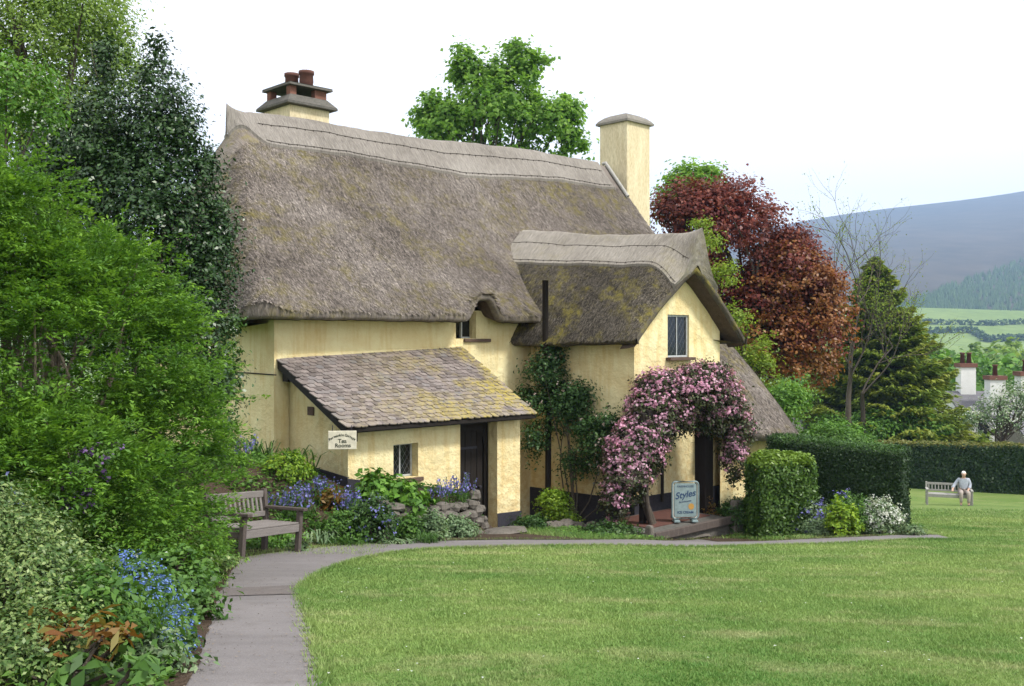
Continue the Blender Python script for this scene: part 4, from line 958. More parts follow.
# ------------------------------------------------------------------ trees and large shrubs
def lob(lst): return [(*pxd(x, y, Y), rx, ry, rz) for x, y, Y, rx, ry, rz in lst]
# left-hand bush of feathery sprays
def spray_bush(name, base, lobes, nsp, m, Ls, leafL, mat, label, seed):
    r = np.random.default_rng(seed); B = np.array(base); root = empty(name, base, 0, label, 'bush')
    lb = np.array(lobes); wgt = lb[:, 3] * lb[:, 5]; wgt = wgt / wgt.sum(); nb = nsp // 7; k = r.choice(len(lb), nb, p=wgt)
    d = nrm(r.normal(0, 1, (nb, 3))); fl = (d[:, 2] < -.35) & (r.random(nb) < .7); d[fl, 2] *= -1
    rad = (.60 + .48 * r.random(nb) ** .5)
    C = lb[k, :3] + d * rad[:, None] * lb[k, 3:6]                       # boughs, each a bundle of sprays
    side = nrm(np.cross(d, np.array([0, 0, 1.0]))); q = r.normal(0, 1, (nb, 7, 3)) * np.array([.16, .16, .05])
    C = (C[:, None] + side[:, None] * q[..., :1] + d[:, None] * q[..., 1:2] * .8 + np.array([0, 0, 1]) * q[..., 2:]).reshape(-1, 3); d = np.repeat(d, 7, 0)
    keep = C[:, 2] > G(C[:, 0], C[:, 1]) + .02; C = C[keep]; d = d[keep]; n = len(C)
    ax = nrm(d * [1, 1, .35] + np.array([0, 0, .10]) + r.normal(0, .3, (n, 3))); N = nrm(np.array([0, 0, 1.0]) + d * .35 + r.normal(0, .25, (n, 3))); N = nrm(N - ax * (N * ax).sum(1, keepdims=True)); S = np.cross(N, ax)
    L = Ls * r.uniform(.6, 1.4, n); u = r.random((n, m)) ** .8; v = r.uniform(-1, 1, (n, m)) * (.36 * np.sin(np.pi * np.clip(u * .85 + .12, 0, 1)))
    P = C[:, None] + ax[:, None] * (u * L[:, None])[..., None] + S[:, None] * (v * L[:, None])[..., None] - N[:, None] * ((u ** 2 * .25 + np.abs(v) * .3) * L[:, None])[..., None] + r.normal(0, .012, (n, m, 3))
    A = nrm(ax[:, None] + S[:, None] * (np.sign(v) * .8)[..., None]).reshape(-1, 3)
    tip = np.clip((u ** 2) * r.uniform(0, 1, (n, 1)) ** 1.2 * 1.1, 0, 1).ravel()
    link('foliage', leaf_mesh(P.reshape(-1, 3) - B, np.repeat(N, m, 0), leafL, .42, .2, .45, .15, r, A, tip), mat, root)
    mb = MB()
    for i in r.choice(n, 70, replace=False): limb(mb, (r.normal(0, .2), r.normal(0, .2), 0), C[i] - B, .035, .006, r, .12, 6, 5)
    mb.build('branches_or_core', MT['twig'], root, True); return root
by = (-4.7, 9.6, g(-4.7, 9.6))
spray_bush('evergreen_bush', by, lob([(55, 375, 9.7, 1.2, 1.3, 1.2), (150, 455, 9.9, .68, .9, .65), (128, 530, 9.0, .66, .7, .6), (-60, 300, 9.8, 1.3, 1.3, 1.2), (0, 225, 9.9, .6, .8, .6), (40, 510, 8.2, .85, .6, .7), (178, 405, 10.2, .42, .6, .36), (95, 310, 9.9, .55, .7, .5), (-40, 480, 8.6, 1.1, .7, .8), (172, 545, 9.6, .25, .35, .35), (60, 280, 9.9, .4, .6, .4)]),
           8400, 28, .27, .05, MT['yew'], 'large feathery bright green bush hiding the left end of the near bench', 21)
hb = (-5.0, 13.9, g(-5.0, 13.9))
make_tree('holly_tree', hb, lob([(150, 240, 13.8, 1.05, 1.1, 1.6), (190, 335, 13.6, .62, .9, 1.1), (158, 130, 13.8, .55, .6, 1.05), (100, 165, 14.0, .8, .9, 1.15), (207, 270, 13.7, .40, .6, .8), (212, 390, 13.6, .36, .5, .6), (60, 200, 14.2, .8, .8, 1.3), (120, 330, 13.8, 1.2, 1, 1.3), (157, 62, 13.8, .10, .12, .5), (105, 70, 14, .16, .2, .6), (185, 150, 13.7, .25, .3, .5), (210, 205, 13.7, .16, .2, .3), (206, 172, 13.7, .18, .3, .4), (222, 235, 13.7, .14, .3, .5)]),
          MT['holly'], .064, 3700, 22, .19, 'dark glossy holly tree standing against the left end of the thatch', trunk_r=.14, nlimb=26, seed=22, shell=.3, wr=.55, under=.5, twigs=30)
make_bush('blossoming_shrub', (*from_tq(-1.3, 1.2), g(*from_tq(-1.3, 1.2))), lob([(231, 330, 14.9, .12, .2, .35), (228, 385, 14.9, .2, .2, .35), (222, 430, 14.9, .22, .2, .4), (235, 350, 14.9, .1, .1, .1)]), MT['mid'], .06, 130, 10, .12, 'thin shrub with pale blossom twigs in front of the cottage end wall', seed=23, flowers=[(MT['white'], 26, 5, .05, .05)], zfloor=False, stems=3)
make_tree('pale_tree', (-10.6, 23.5, g(-10.6, 23.5)), lob([(45, 50, 23, 1.7, 1.8, 1.6), (95, 60, 23, 1.0, 1.2, 1.2), (-30, 80, 23.5, 2.2, 2, 2), (75, 15, 23.2, 1.3, 1.3, 1.0), (10, -30, 23.5, 2, 2, 1.4), (40, 140, 23, 2, 1.5, 1.5), (115, 95, 23, .8, .8, 1.0)]),
          MT['pale'], .10, 1900, 26, .42, 'tall pale yellow green tree at the top left behind the holly', trunk_r=.3, seed=24, wr=.5)
make_tree('hawthorn_tree', (-5.6, 11.4, g(-5.6, 11.4)), lob([(10, 95, 11.6, .6, .5, .45), (-40, 120, 11.6, .9, .6, .8), (40, 120, 11.7, .3, .3, .22)]), MT['bright'], .06, 330, 18, .18, 'white blossoming hawthorn above the green bush at the left edge', trunk_r=.08, seed=25, extra=[(MT['white'], .10, .035)])
make_tree('sycamore_tree', (-1.2, 46, g(-1.2, 46)), lob([(495, 120, 45, 2.1, 2.2, 2.0), (448, 135, 45, 1.4, 1.5, 1.6), (548, 135, 45, 1.5, 1.6, 1.7), (468, 80, 45, .9, 1, 1.2), (525, 72, 45, .85, 1, 1.2), (565, 118, 45, .8, 1, 1.1), (425, 120, 45, .55, .8, 1.0), (462, 55, 45, .35, .4, .5), (518, 52, 45, .5, .5, .45), (545, 62, 45, .3, .3, .4), (578, 150, 45, .6, .6, .8), (500, 180, 45, 3, 2, 1.5), (497, 82, 45, .9, .8, 1.2), (436, 105, 45, .5, .5, .7)]),
          MT['syc'], .21, 1150, 24, .42, 'bright green sycamore rising behind the thatched ridge', trunk_r=.3, seed=26, shell=.4, wr=.75, nlimb=40)
BE = lob([(705, 228, 33, 1.25, 1.5, 1.5), (745, 240, 33, 1.5, 1.6, 1.6), (785, 285, 33, 1.5, 1.6, 1.5), (760, 320, 33, 1.7, 1.6, 1.7), (805, 340, 33, 1.25, 1.4, 1.5), (675, 215, 33, .8, 1, 1.0), (690, 290, 33, 1.4, 1.4, 1.6), (825, 300, 33, .7, .9, 1.1), (728, 200, 33, .9, 1, .75), (790, 250, 33, .8, .8, .8)])
bt = make_tree('copper_beech', (8.2, 33.5, g(8.2, 33.5)), BE, MT['beech'], .13, 1900, 24, .40, 'dark red copper beech behind the gabled wing', trunk_r=.28, seed=27, shell=.5, wr=.65, nlimb=40, twigs=50)
P, o_, _ = lobe_pts(lob([(805, 300, 32.4, 1.2, 1.4, 1.3), (820, 335, 32.4, .95, 1.3, 1.3), (770, 345, 32.2, 1.4, 1.3, 1.2), (800, 370, 32.3, 1.1, 1, .7), (785, 265, 32.6, .9, .9, .8), (770, 300, 32.3, .9, 1, .9)]), 700, 22, .3, .8, np.random.default_rng(28))
link('bronze_leaves', leaf_mesh(P - np.array(bt.location), o_, .13, .65), MT['copper'], bt)
make_tree('green_tree', (7.6, 41, g(7.6, 41)), lob([(690, 190, 40, 1.1, 1, 1.0), (708, 180, 40, .6, .6, .5), (670, 205, 40, .6, .6, .7)]), MT['syc'], .18, 190, 22, .4, 'green tree top showing just above the copper beech', trunk_r=.2, seed=29)
make_tree('golden_tree', (6.9, 29, g(6.9, 29)), lob([(706, 245, 29, .45, .5, .45), (722, 280, 29, .45, .5, .6), (735, 325, 29, .55, .5, .7), (755, 365, 29, .6, .6, .7), (780, 400, 29, .7, .6, .6), (765, 345, 29, .3, .3, .4), (735, 380, 29, .8, .6, .8), (700, 225, 29, .25, .3, .2)]), MT['golden'], .09, 330, 22, .26, 'loose golden green tree between the wing gable and the copper beech', trunk_r=.1, seed=30, shell=.3, wr=.6)
make_bush('green_shrub', (8.4, 28, g(8.4, 28)), lob([(783, 408, 28, .8, .8, .75), (818, 446, 28, .6, .8, .5), (770, 420, 28, .8, .8, .7), (845, 440, 27, .5, .5, .4)]), MT['bright'], .10, 420, 22, .25, 'fresh green shrub behind the low thatched eave', seed=31)
make_bush('green_shrub', (8.6, 25.8, g(8.6, 25.8)), lob([(835, 450, 25.5, .7, .6, .6), (815, 445, 25.5, .5, .5, .5), (860, 452, 25.5, .5, .5, .45)]), MT['mid'], .08, 300, 22, .2, 'mid green shrub between the box bush and the clipped hedge', seed=32)
make_bush('leafy_shrub', (21, 56, g(21, 56)), lob([(870, 430, 56, 1.7, 1.3, 1.1), (905, 428, 56, 1.7, 1.3, 1.2), (930, 434, 56, 1.3, 1.3, .9), (840, 434, 56, 1.5, 1.3, 1.1)]), MT['bright'], .2, 700, 22, .42, 'rounded light green shrubs below the conifer behind the hedge', seed=33)
# conifer
def conifer(base, top, wid, label, seed):
    r = np.random.default_rng(seed); B = np.array(base); T = np.array(top); root = empty('conifer_tree', base, 0, label, 'tree'); mb = MB(); P = []; A = []; U = []
    mb.tube([(0, 0, -.2), tuple((T - B) * .5), tuple(T - B)], [.38, .22, .03], 8); h = T[2] - B[2]
    for i in range(720):
        f = r.random() ** .75; f = 1 - f * .93 if r.random() < .85 else 1 - r.random() * .93
        z = f * h; a = r.uniform(0, 6.283); ln = wid * (1 - f) ** .8 * r.uniform(.65, 1.1) + .12
        s0 = (T - B) * f; d = np.array([math.cos(a), math.sin(a), 0]); e = s0 + d * ln + np.array([0, 0, .12 * ln])
        mid_ = s0 + d * ln * .55 - np.array([0, 0, .10 * ln]); tt = np.linspace(0, 1, 5)
        pts = [(1 - t) ** 2 * s0 + 2 * t * (1 - t) * mid_ + t * t * e for t in tt]; mb.tube(pts, [.03 * (1 - t) + .006 for t in tt], 4)
        m = int(40 + 26 * ln); t = r.random(m) ** .6; sd = np.array([-d[1], d[0], 0])
        c = ((1 - t) ** 2)[:, None] * s0 + (2 * t * (1 - t))[:, None] * mid_ + (t ** 2)[:, None] * e
        w_ = (.32 * ln * np.sin(np.pi * np.clip(t * .8 + .1, 0, 1)) + .06) * r.uniform(-1, 1, m)
        P.append(c + sd * w_[:, None] - np.array([0, 0, 1]) * (np.abs(w_) * .35 + r.random(m) * .12)[:, None]); A.append(d + sd * np.sign(w_)[:, None] * .5 - [0, 0, .3]); U.append(t ** 3 * r.uniform(.1, .9))
    P = np.concatenate(P); A = np.concatenate(A); U = np.concatenate(U)
    link('crown', leaf_mesh(P, np.tile([0, 0, 1.0], (len(P), 1)), .38, .4, .4, .5, .3, r, A, np.clip(U, 0, 1)), MT['conifer'], root); mb.build('trunk', MT['bark'], root); return root
conifer((22.3, 59, g(22.3, 59)), pxd(874, 256, 59), 6.0, 'pointed yellow green conifer behind the hedges', 34)
# nearly bare tree, in young leaf
def bare_tree(base, label, seed):
    r = np.random.default_rng(seed); root = empty('bare_tree', base, 0, label, 'tree'); mb = MB(); tips = []
    def grow(p, d, L, rad, lev):
        n = 5; pts = [p]; q = p.copy(); dd = d.copy()
        for i in range(n):
            dd = nrm(dd + r.normal(0, .13, 3) + np.array([0, 0, .05])); q = q + dd * L / n; pts.append(q.copy())
        mb.tube([tuple(x) for x in pts], list(np.linspace(rad, rad * .55, n + 1)), 7 if lev < 2 else 4, lev < 2)
        if lev >= 3: tips.extend(pts[2:])
        if lev >= 6 or rad < .0045: return
        for k in range(3 if lev < 5 else 2):
            i = int(r.integers(2, n + 1)) if k else n
            nd = nrm(dd + r.normal(0, .42, 3) * [1, 1, .6] + [0, 0, .10]); grow(pts[i].copy(), nd, L * r.uniform(.58, .8), rad * .56, lev + 1)
    mb.tube([(0, 0, -.3), (-.1, 0, 2.2), (-.05, .1, 4.4), (.1, .1, 6.0)], [.24, .18, .14, .10], 9); mb.tube([(.75, .1, -.3), (.8, .1, 2.4), (.7, .1, 4.6)], [.2, .16, .11], 8)
    for d_, L_, p_ in (((-.45, 0, 1), 3.8, (.1, .1, 6.0)), ((.2, .2, 1), 4.4, (.1, .1, 6.0)), ((.55, -.1, .9), 3.6, (.1, .1, 5.6)), ((.5, .1, 1), 3.4, (.7, .1, 4.6)), ((-.1, -.3, 1), 3.6, (0, .1, 5.2)), ((.8, 0, .7), 2.8, (.7, .1, 4.5))): grow(np.array(p_), nrm(np.array(d_, float)), L_ * 1.0, .06, 2)
    mb.build('trunk', MT['bark'], root, True)
    T = np.array(tips); P = (T[:, None] + r.normal(0, .16, (len(T), 3, 3))).reshape(-1, 3); P = P[r.random(len(P)) < .35]
    link('crown', leaf_mesh(P, nrm(r.normal(0, 1, P.shape)), .10, .6, r=r), MT['golden'], root, 'stuff'); return root
bare_tree((pxd(850, 0, 55)[0], 55, g(18.6, 55)), 'slender nearly bare tree in young leaf beside the copper beech', 41)
AP = pxd(1003, 425, 52)
make_tree('apple_tree', (AP[0] - 1.0, 52, g(AP[0], 52)), lob([(1000, 415, 52, 1.3, 1.2, 1.2), (975, 420, 52, .8, .8, .8), (1020, 398, 52, 1.0, 1, .9), (1045, 420, 52, 1.5, 1.2, 1.3)]), MT['grey'], .15, 260, 14, .4, 'apple tree in white blossom in front of the village houses', trunk_r=.13, seed=42, shell=.3, extra=[(MT['white'], .5, .10)], nlimb=30)

# ------------------------------------------------------------------ village beyond the hedge
MT['render'] = mat_rough('white_render', (.62, .62, .60), (.76, .76, .75), 3); MT['farslate'] = mat_rough('blue_slate', (.085, .085, .10), (.15, .145, .16), 2, .7, .4, 12, .02, .3, (1, 1, 6)); MT['rubble'] = mat_rough('stone_rubble', (.20, .18, .16), (.34, .31, .28), 4, .9, .7, 14, .03)
def house(name, x0, x1, y0, y1, ze, zr_, wallm, label, chims, wins=True):
    zb = g((x0 + x1) / 2, y0) - .5; root = empty(name, ((x0 + x1) / 2, (y0 + y1) / 2, zb), 0, label, 'house', 'village houses'); ox, oy = (x0 + x1) / 2, (y0 + y1) / 2
    X0, X1, Y0, Y1 = x0 - ox, x1 - ox, y0 - oy, y1 - oy; E_, Rr = ze - zb, zr_ - zb
    MB().add([(X0, Y0, 0), (X1, Y0, 0), (X1, Y1, 0), (X0, Y1, 0), (X0, Y0, E_), (X1, Y0, E_), (X1, Y1, E_), (X0, Y1, E_), (X0, 0, Rr - .08), (X1, 0, Rr - .08)], [(0, 1, 5, 4), (1, 2, 6, 9, 5), (2, 3, 7, 6), (3, 0, 4, 8, 7)]).build('wall', wallm, root)
    rf = MB().add([(X0 - .2, Y0 - .3, E_ - .12), (X1 + .2, Y0 - .3, E_ - .12), (X1 + .2, 0, Rr), (X0 - .2, 0, Rr), (X1 + .2, Y1 + .3, E_ - .12), (X0 - .2, Y1 + .3, E_ - .12),
                   (X0 - .2, Y0 - .3, E_ - .24), (X1 + .2, Y0 - .3, E_ - .24), (X1 + .2, 0, Rr - .12), (X0 - .2, 0, Rr - .12)], [(0, 1, 2, 3), (3, 2, 4, 5), (0, 6, 7, 1), (1, 7, 8, 2), (0, 3, 9, 6)]).build('roof', MT['farslate'], root)
    for cx, cy, w_, zt, np_ in chims:
        cxl, cyl = cx - ox, cy - oy
        st_ = MB().box((cxl - w_ / 2, cyl - .4, E_ - .3), (cxl + w_ / 2, cyl + .4, zt - zb)).build('chimney', MT['render'], root)
        MB().box((cxl - w_ / 2 - .08, cyl - .48, zt - zb + .002), (cxl + w_ / 2 + .08, cyl + .48, zt - zb + .26)).build('brick_band', MT['brick'], st_)
        for k in range(np_): MB().lathe([(.16, 0), (.13, .6), (.17, .62), (.17, .72), (.1, .72)], (cxl + (k - (np_ - 1) / 2) * .45, cyl, zt - zb + .262), 9).build('chimney_pot', MT['terracotta'], st_, True)
    if wins:
        for wx in (.3, .7):
            f_ = MB().box((X0 + (X1 - X0) * wx - .45, Y0 - .04, E_ - 1.7), (X0 + (X1 - X0) * wx + .45, Y0 + .05, E_ - .5)).build('window', MT['frame'], root)
            MB().box((X0 + (X1 - X0) * wx - .37, Y0 - .05, E_ - 1.62), (X0 + (X1 - X0) * wx + .37, Y0 - .041, E_ - .58)).build('pane', MT['glass'], f_)
house('village_house', 29.2, 33.2, 64.5, 69.5, -4.9, -3.55, MT['render'], 'white house with slate roof and two white chimneys beyond the hedge', [(30.4, 67, 1.0, -1.95, 2), (31.3, 64.8, 1.0, -2.7, 1)])
house('village_house', 30.4, 38, 58.5, 63, -6.05, -4.7, MT['rubble'], 'low blue slate roofed house at the right edge behind the apple tree', [(31.3, 61, .9, -2.3, 1)])
house('village_house', 17.6, 20.4, 60, 64, -5.2, -4.0, MT['rubble'], 'grey stone house glimpsed between the thatched eave and the conifer', [(19.3, 61.5, .7, -3.7, 1)])

# ------------------------------------------------------------------ far wood, fields, plantation and moor
def far_wood(name, n, xr, yr, hr, L, per, mat, label, seed):
    r = np.random.default_rng(seed); x = r.uniform(*xr, n); y = r.uniform(*yr, n); z = G(x, y); h = r.uniform(*hr, n)
    lobes = [(x[i], y[i], z[i] + h[i] * .6, h[i] * .34, h[i] * .34, h[i] * .42) for i in range(n)]
    P, o, _ = lobe_pts(lobes, n * 14, per, 1.1, .7, r, .8, under=.05)
    tag(link(name, leaf_mesh(P, o, L, .8, r=r), mat), label, 'wood', kind='stuff')
far_wood('valley_wood', 130, (40, 190), (105, 190), (5, 9), 1.0, 8, MT['bright'], 'green wood filling the valley behind the village', 51)
far_wood('hillside_wood', 260, (60, 420), (230, 420), (9, 17), 1.7, 8, MT['pale'], 'paler wooded slope on the far side of the valley', 52)
MT['field'] = mat_rough('pasture', (.12, .19, .045), (.19, .25, .08), .004, .95, .1, .08, .05, .05, world=True); MT['moor'] = mat_rough('heather_moor', (.045, .046, .036), (.10, .082, .062), .0035, .95, .1, .02, .5, .05, (1, .5, 2), world=True)
def field_z(X, Y): s = np.clip((Y - 480) / 620, 0, 1); return -34 + 66 * s ** 1.25 + 5 * np.sin(X / 160) * s
tag(link('pasture', grid_mesh(lambda a, b: (a * b, b, field_z(a * b, b)), np.linspace(-1.4, 1.5, 90), np.linspace(480, 1120, 30)), MT['field']), kind='structure')
def moor_z(a, Y):
    top = np.minimum((338 - (190 + (.512 - a) * 143.4)) / 1000 * 3400, 530); s = np.clip((Y - 1080) / 2320, 0, 1)
    return 20 + (top - 20) * (s ** 1.05) + 10 * np.sin(a * 9 + Y / 420) * s * (1 - s) + 5 * np.sin(a * 23) * s
tag(link('moor', grid_mesh(lambda a, b: (a * b, b, moor_z(a, b)), np.linspace(-1.4, 1.5, 160), np.concatenate([np.linspace(1080, 3400, 60), [3420]])), MT['moor']), kind='structure')
r_ = np.random.default_rng(53); V = []; F = []
aa = r_.uniform(.36, 1.1, 9000); yb_ = r_.random(9000)
for a, f in zip(aa, yb_):
    hi = 1180 + 520 * float(np.clip((a - .39) / .14, 0, 1)); yv = 1090 + (hi - 1090) * f; xv = a * yv; zv = float(moor_z(a, yv)) - 1; h = r_.uniform(6, 12); b = len(V)
    V += [(xv + h * .24 * math.cos(k * 1.2566), yv + h * .24 * math.sin(k * 1.2566), zv) for k in range(5)] + [(xv, yv, zv + h)]; F += [(b + k, b + (k + 1) % 5, b + 5) for k in range(5)]
tag(link('conifer_plantation', mesh_np(np.array(V), np.array(F)), MT['dark']), 'dark conifer plantation on the lower slope of the moor', 'wood', kind='stuff')
def hedgerow(pts, n, seed, label):
    r = np.random.default_rng(seed); pts = np.array(pts, float); t = r.random(n) * (len(pts) - 1); i = t.astype(int); f = (t - i)[:, None]; q = pts[i] * (1 - f) + pts[i + 1] * f
    x = q[:, 0] * q[:, 1] + r.normal(0, 1.5, n); y = q[:, 1] + r.normal(0, 1.5, n); P = np.stack([x, y, field_z(x, y) + r.uniform(0, 5, n)], 1)
    tag(link('hedgerow', leaf_mesh(P, nrm(r.normal(0, 1, P.shape)), 3.0, .8, r=r), MT['dark']), label, 'hedge', 'far hedgerows', 'stuff')
hedgerow([(.40, 850), (.46, 870), (.475, 800), (.52, 820), (.62, 870)], 1500, 61, 'dark hedgerow curving between the two far pastures')
hedgerow([(.38, 930), (.48, 930), (.56, 985), (.7, 1000)], 1300, 62, 'upper hedgerow below the conifer plantation')

# ------------------------------------------------------------------ climbers on the cottage
cb = from_tq(5.75, 3.45); cb = (cb[0], cb[1], g(*cb))
CL = lob([(690, 395, 19.5, .78, .5, .50), (655, 412, 19.2, .55, .45, .46), (722, 408, 19.8, .42, .45, .62), (733, 455, 19.9, .22, .3, .55), (640, 440, 18.9, .48, .4, .45), (626, 478, 18.6, .42, .4, .58), (705, 378, 19.7, .5, .4, .30), (662, 390, 19.4, .5, .4, .36), (672, 420, 19.3, .45, .3, .36), (704, 418, 19.7, .42, .3, .34), (648, 452, 18.9, .36, .3, .5), (660, 430, 19.0, .3, .3, .3), (632, 455, 18.8, .5, .35, .5), (742, 430, 20, .2, .3, .5), (615, 500, 18.5, .25, .3, .4)])
cm = make_bush('pink_clematis', cb, CL, MT['clemleaf'], .07, 3000, 18, .15, 'pink flowering clematis heaped over the porch', 'climber', seed=71, shell=.55, flowers=[(MT['pink'], 3600, 6, .058, .055)], zfloor=False, stems=0, under=.7)
mb = MB(); r_ = np.random.default_rng(72)
for e in ((640, 490), (648, 470), (632, 480)): limb(mb, (0, 0, -.1), np.array(pxd(*e, 18.6)) - np.array(cb), .06, .03, r_, .1, 7, 7)
mb.build('main_stem', MT['bark'], cm, True)
kb = from_tq(5.5, 1.6); kb = (kb[0], kb[1], g(*kb))
make_bush('climbing_rose', kb, lob([(548, 372, 20.5, .45, .35, .45), (558, 410, 20.4, .55, .35, .55), (588, 430, 19.9, .35, .3, .35), (530, 400, 20.4, .3, .3, .3), (575, 465, 20.0, .3, .25, .35), (552, 350, 20.5, .25, .25, .2), (600, 450, 19.5, .4, .25, .45), (607, 425, 19.5, .3, .25, .3), (535, 440, 20.2, .25, .25, .4), (575, 400, 20.1, .4, .3, .4)]), MT['rosel'], .07, 800, 20, .19, 'green climbing rose with pale flowers on the wing wall left of the porch', 'climber', seed=73, flowers=[(MT['rose'], 110, 4, .05, .05)], zfloor=False, stems=8, shell=.3, under=.6)

# ------------------------------------------------------------------ garden plants
def at_bed(x, Y): X = (x - 512) / 1000 * Y; return (X, Y, g(X, Y))
def mound(name, b, rx, rz, leaf, L, n, per, label, seed, flowers=None, cat='plant', ry=None, stems=6, group=None, shell=.5, cr=.09, wr=.5):
    return make_bush(name, b, [(b[0], b[1], b[2] + rz * .35, rx, ry or rx * .8, rz)], leaf, L, n, per, cr, label, cat, group, seed, wr, shell, flowers, stems)
# rockery bed in front of the lean-to
b = at_bed(392, 15.55)
make_bush('leafy_plant', b, [(b[0] - .2, b[1], b[2] + .35, .35, .3, .38), (b[0] + .15, b[1], b[2] + .28, .35, .3, .33), (b[0] + .38, b[1] + .1, b[2] + .15, .25, .25, .25)], MT['bright'], .13, 120, 9, .12, 'tall leafy green plant under the little lean-to window', 'plant', seed=81, wr=.6)
mound('blue_flower_mound', at_bed(372, 14.45), .40, .48, MT['dark'], .06, 260, 14, 'dark green mound dotted with blue flowers at the left foot of the rockery', 82, [(MT['bluebell'], 44, 6, .035, .05)])
mound('green_mound', at_bed(413, 14.95), .36, .28, MT['mid'], .06, 200, 14, 'low fresh green mound behind the rockery stones', 83)
mound('grey_trailing_plant', at_bed(450, 15.8), .45, .24, MT['grey'], .055, 330, 14, 'grey green plant spilling over the top of the rockery wall', 84, ry=.35)
mound('grey_trailing_plant', at_bed(432, 14.85), .2, .33, MT['grey'], .05, 110, 14, 'small grey green tuft growing between the rockery stones', 85, ry=.12)
mound('bronze_plant', at_bed(333, 15.0), .22, .28, MT['orange'], .08, 70, 9, 'small bronze yellow leaved plant between bluebells left of the rockery', 86)
for i, (x, Y_, h_, n_, lb) in enumerate(((350, 14.9, .50, 26, 'bluebell clump between the blue mound and the lean-to corner'), (318, 15.0, .42, 16, 'bluebell clump left of the bronze leaved plant'), (440, 16.2, .50, 16, 'bluebell clump against the dark plinth under the lean-to wall'), (462, 16.6, .52, 18, 'bluebell clump beside the left jamb of the dark door'),
                                         (238, 15.2, .42, 22, 'bluebell clump below the cottage end wall behind the near bench'), (288, 14.3, .42, 16, 'bluebell clump just behind the right arm of the near bench'), (305, 14.6, .40, 12, 'bluebell clump between near bench and rockery'))):
    strap_clump('bluebell_clump', at_bed(x, Y_), 40, h_ * .7, .28, MT['strap'], lb, 'flowers', 'bluebell clumps by the cottage', 90 + i, .02, (MT['bluebell'], n_, h_, .042))
strap_clump('iris_clump', at_bed(258, 15.9), 70, .75, .4, MT['strap'], 'dense clump of upright strap leaves at the foot of the end wall', 'plant', None, 101, .025)
strap_clump('fern_clump', at_bed(292, 15.9), 80, .7, .55, MT['mid'], 'arching fern like clump at the lean-to side wall', 'plant', None, 102, .03, arch=.65)
strap_clump('strap_leaf_clump', at_bed(322, 14.0), 60, .42, .35, MT['grey'], 'pale strap leaved clump in front of the bluebells right of the bench', 'plant', None, 103, .035, arch=.75)
strap_clump('strap_leaf_clump', at_bed(400, 14.25), 50, .2, .3, MT['grey'], 'low pale leaved plant at the foot of the rockery wall', 'plant', None, 104, .03, arch=.8)
mound('yellow_plant', at_bed(285, 15.3), .40, .28, MT['lime'], .06, 120, 10, 'yellow green leafy plant in the bed behind the near bench', 105)
mound('green_mound', at_bed(338, 14.3), .38, .30, MT['mid'], .05, 160, 14, 'green leafy mound at the bend of the path', 106)
b = at_bed(300, 12.95); mound('small_leafy_plant', b, .16, .12, MT['grey'], .08, 26, 6, 'small pale plant at the right front foot of the near bench', 107)
# between door and porch
gb = pxg(553, 528); gb = (gb[0], gb[1] + .25, gb[2])
make_bush('golden_shrub', gb, [(gb[0], gb[1], gb[2] + .42, .34, .3, .28), (gb[0] + .05, gb[1], gb[2] + .2, .3, .25, .25), (gb[0] + .3, gb[1], gb[2] + .1, .2, .2, .16)], MT['lime'], .055, 300, 14, .1, 'small bright golden green shrub between the door and the rose', seed=108)
mound('dark_ground_plant', at_bed(610, 17.3), .5, .18, MT['dark'], .06, 150, 12, 'low dark leaves under the clematis beside the stone edging', 109, ry=.35)
mound('dark_ground_plant', at_bed(530, 17.9), .35, .22, MT['dark'], .06, 110, 12, 'low dark leaves at the foot of the door pier', 110)
# right-hand bed
sb = pxg(742, 537); make_bush('round_shrub', (sb[0], sb[1] + .3, sb[2]), [(sb[0], sb[1] + .35, sb[2] + .32, .36, .33, .36)], MT['dark'], .045, 420, 16, .09, 'small round dark green shrub between porch step and box bush', seed=111, shell=.7)
strap_clump('strap_leaf_clump', (lambda p: (p[0], p[1] + .1, p[2]))(pxg(768, 538)), 70, .4, .35, MT['strap'], 'arching strap leaved clump in front of the box bush', 'plant', None, 112, .025, arch=.7)
def rb(x, dy=.2, y=538): p = pxg(x, y); return (p[0], p[1] + dy, g(p[0], p[1] + dy))
mound('lilac_flower_plant', rb(836, 1.2), .40, .50, MT['grey'], .06, 170, 12, 'lilac blue flowering plant right of the box bush', 113, [(MT['bluebell'], 110, 6, .045, .05)])
mound('lime_plant', rb(848, .35), .30, .48, MT['lime'], .075, 170, 11, 'lime green leafy plant at the path edge', 114)
mound('soft_green_mound', rb(868, .9), .38, .55, MT['mid'], .05, 330, 14, 'soft rounded green mound left of the white flowering bush', 115)
mound('white_flower_bush', rb(893, .6, 537), .40, .48, MT['grey'], .05, 260, 12, 'silvery bush covered in white flowers at the hedge end', 116, [(MT['white'], 240, 7, .035, .06)])
mound('blue_flower_plant', rb(873, 1.6), .25, .60, MT['dark'], .05, 120, 10, 'small blue flowers at the foot of the dark clipped hedge', 117, [(MT['bluebell'], 46, 6, .045, .05)])
mound('grey_leaf_plant', rb(822, .2), .30, .24, MT['grey'], .06, 120, 10, 'low grey green leaves at the path edge below the lilac flowers', 118)
mound('silver_tuft', rb(916, .2, 537), .22, .16, MT['grey'], .05, 70, 10, 'low silvery tuft at the path end beside the hedge', 119)
mound('bronze_plant', rb(720, .9), .22, .45, MT['orange'], .05, 70, 9, 'thin bronze tinted plant against the right porch post', 120)
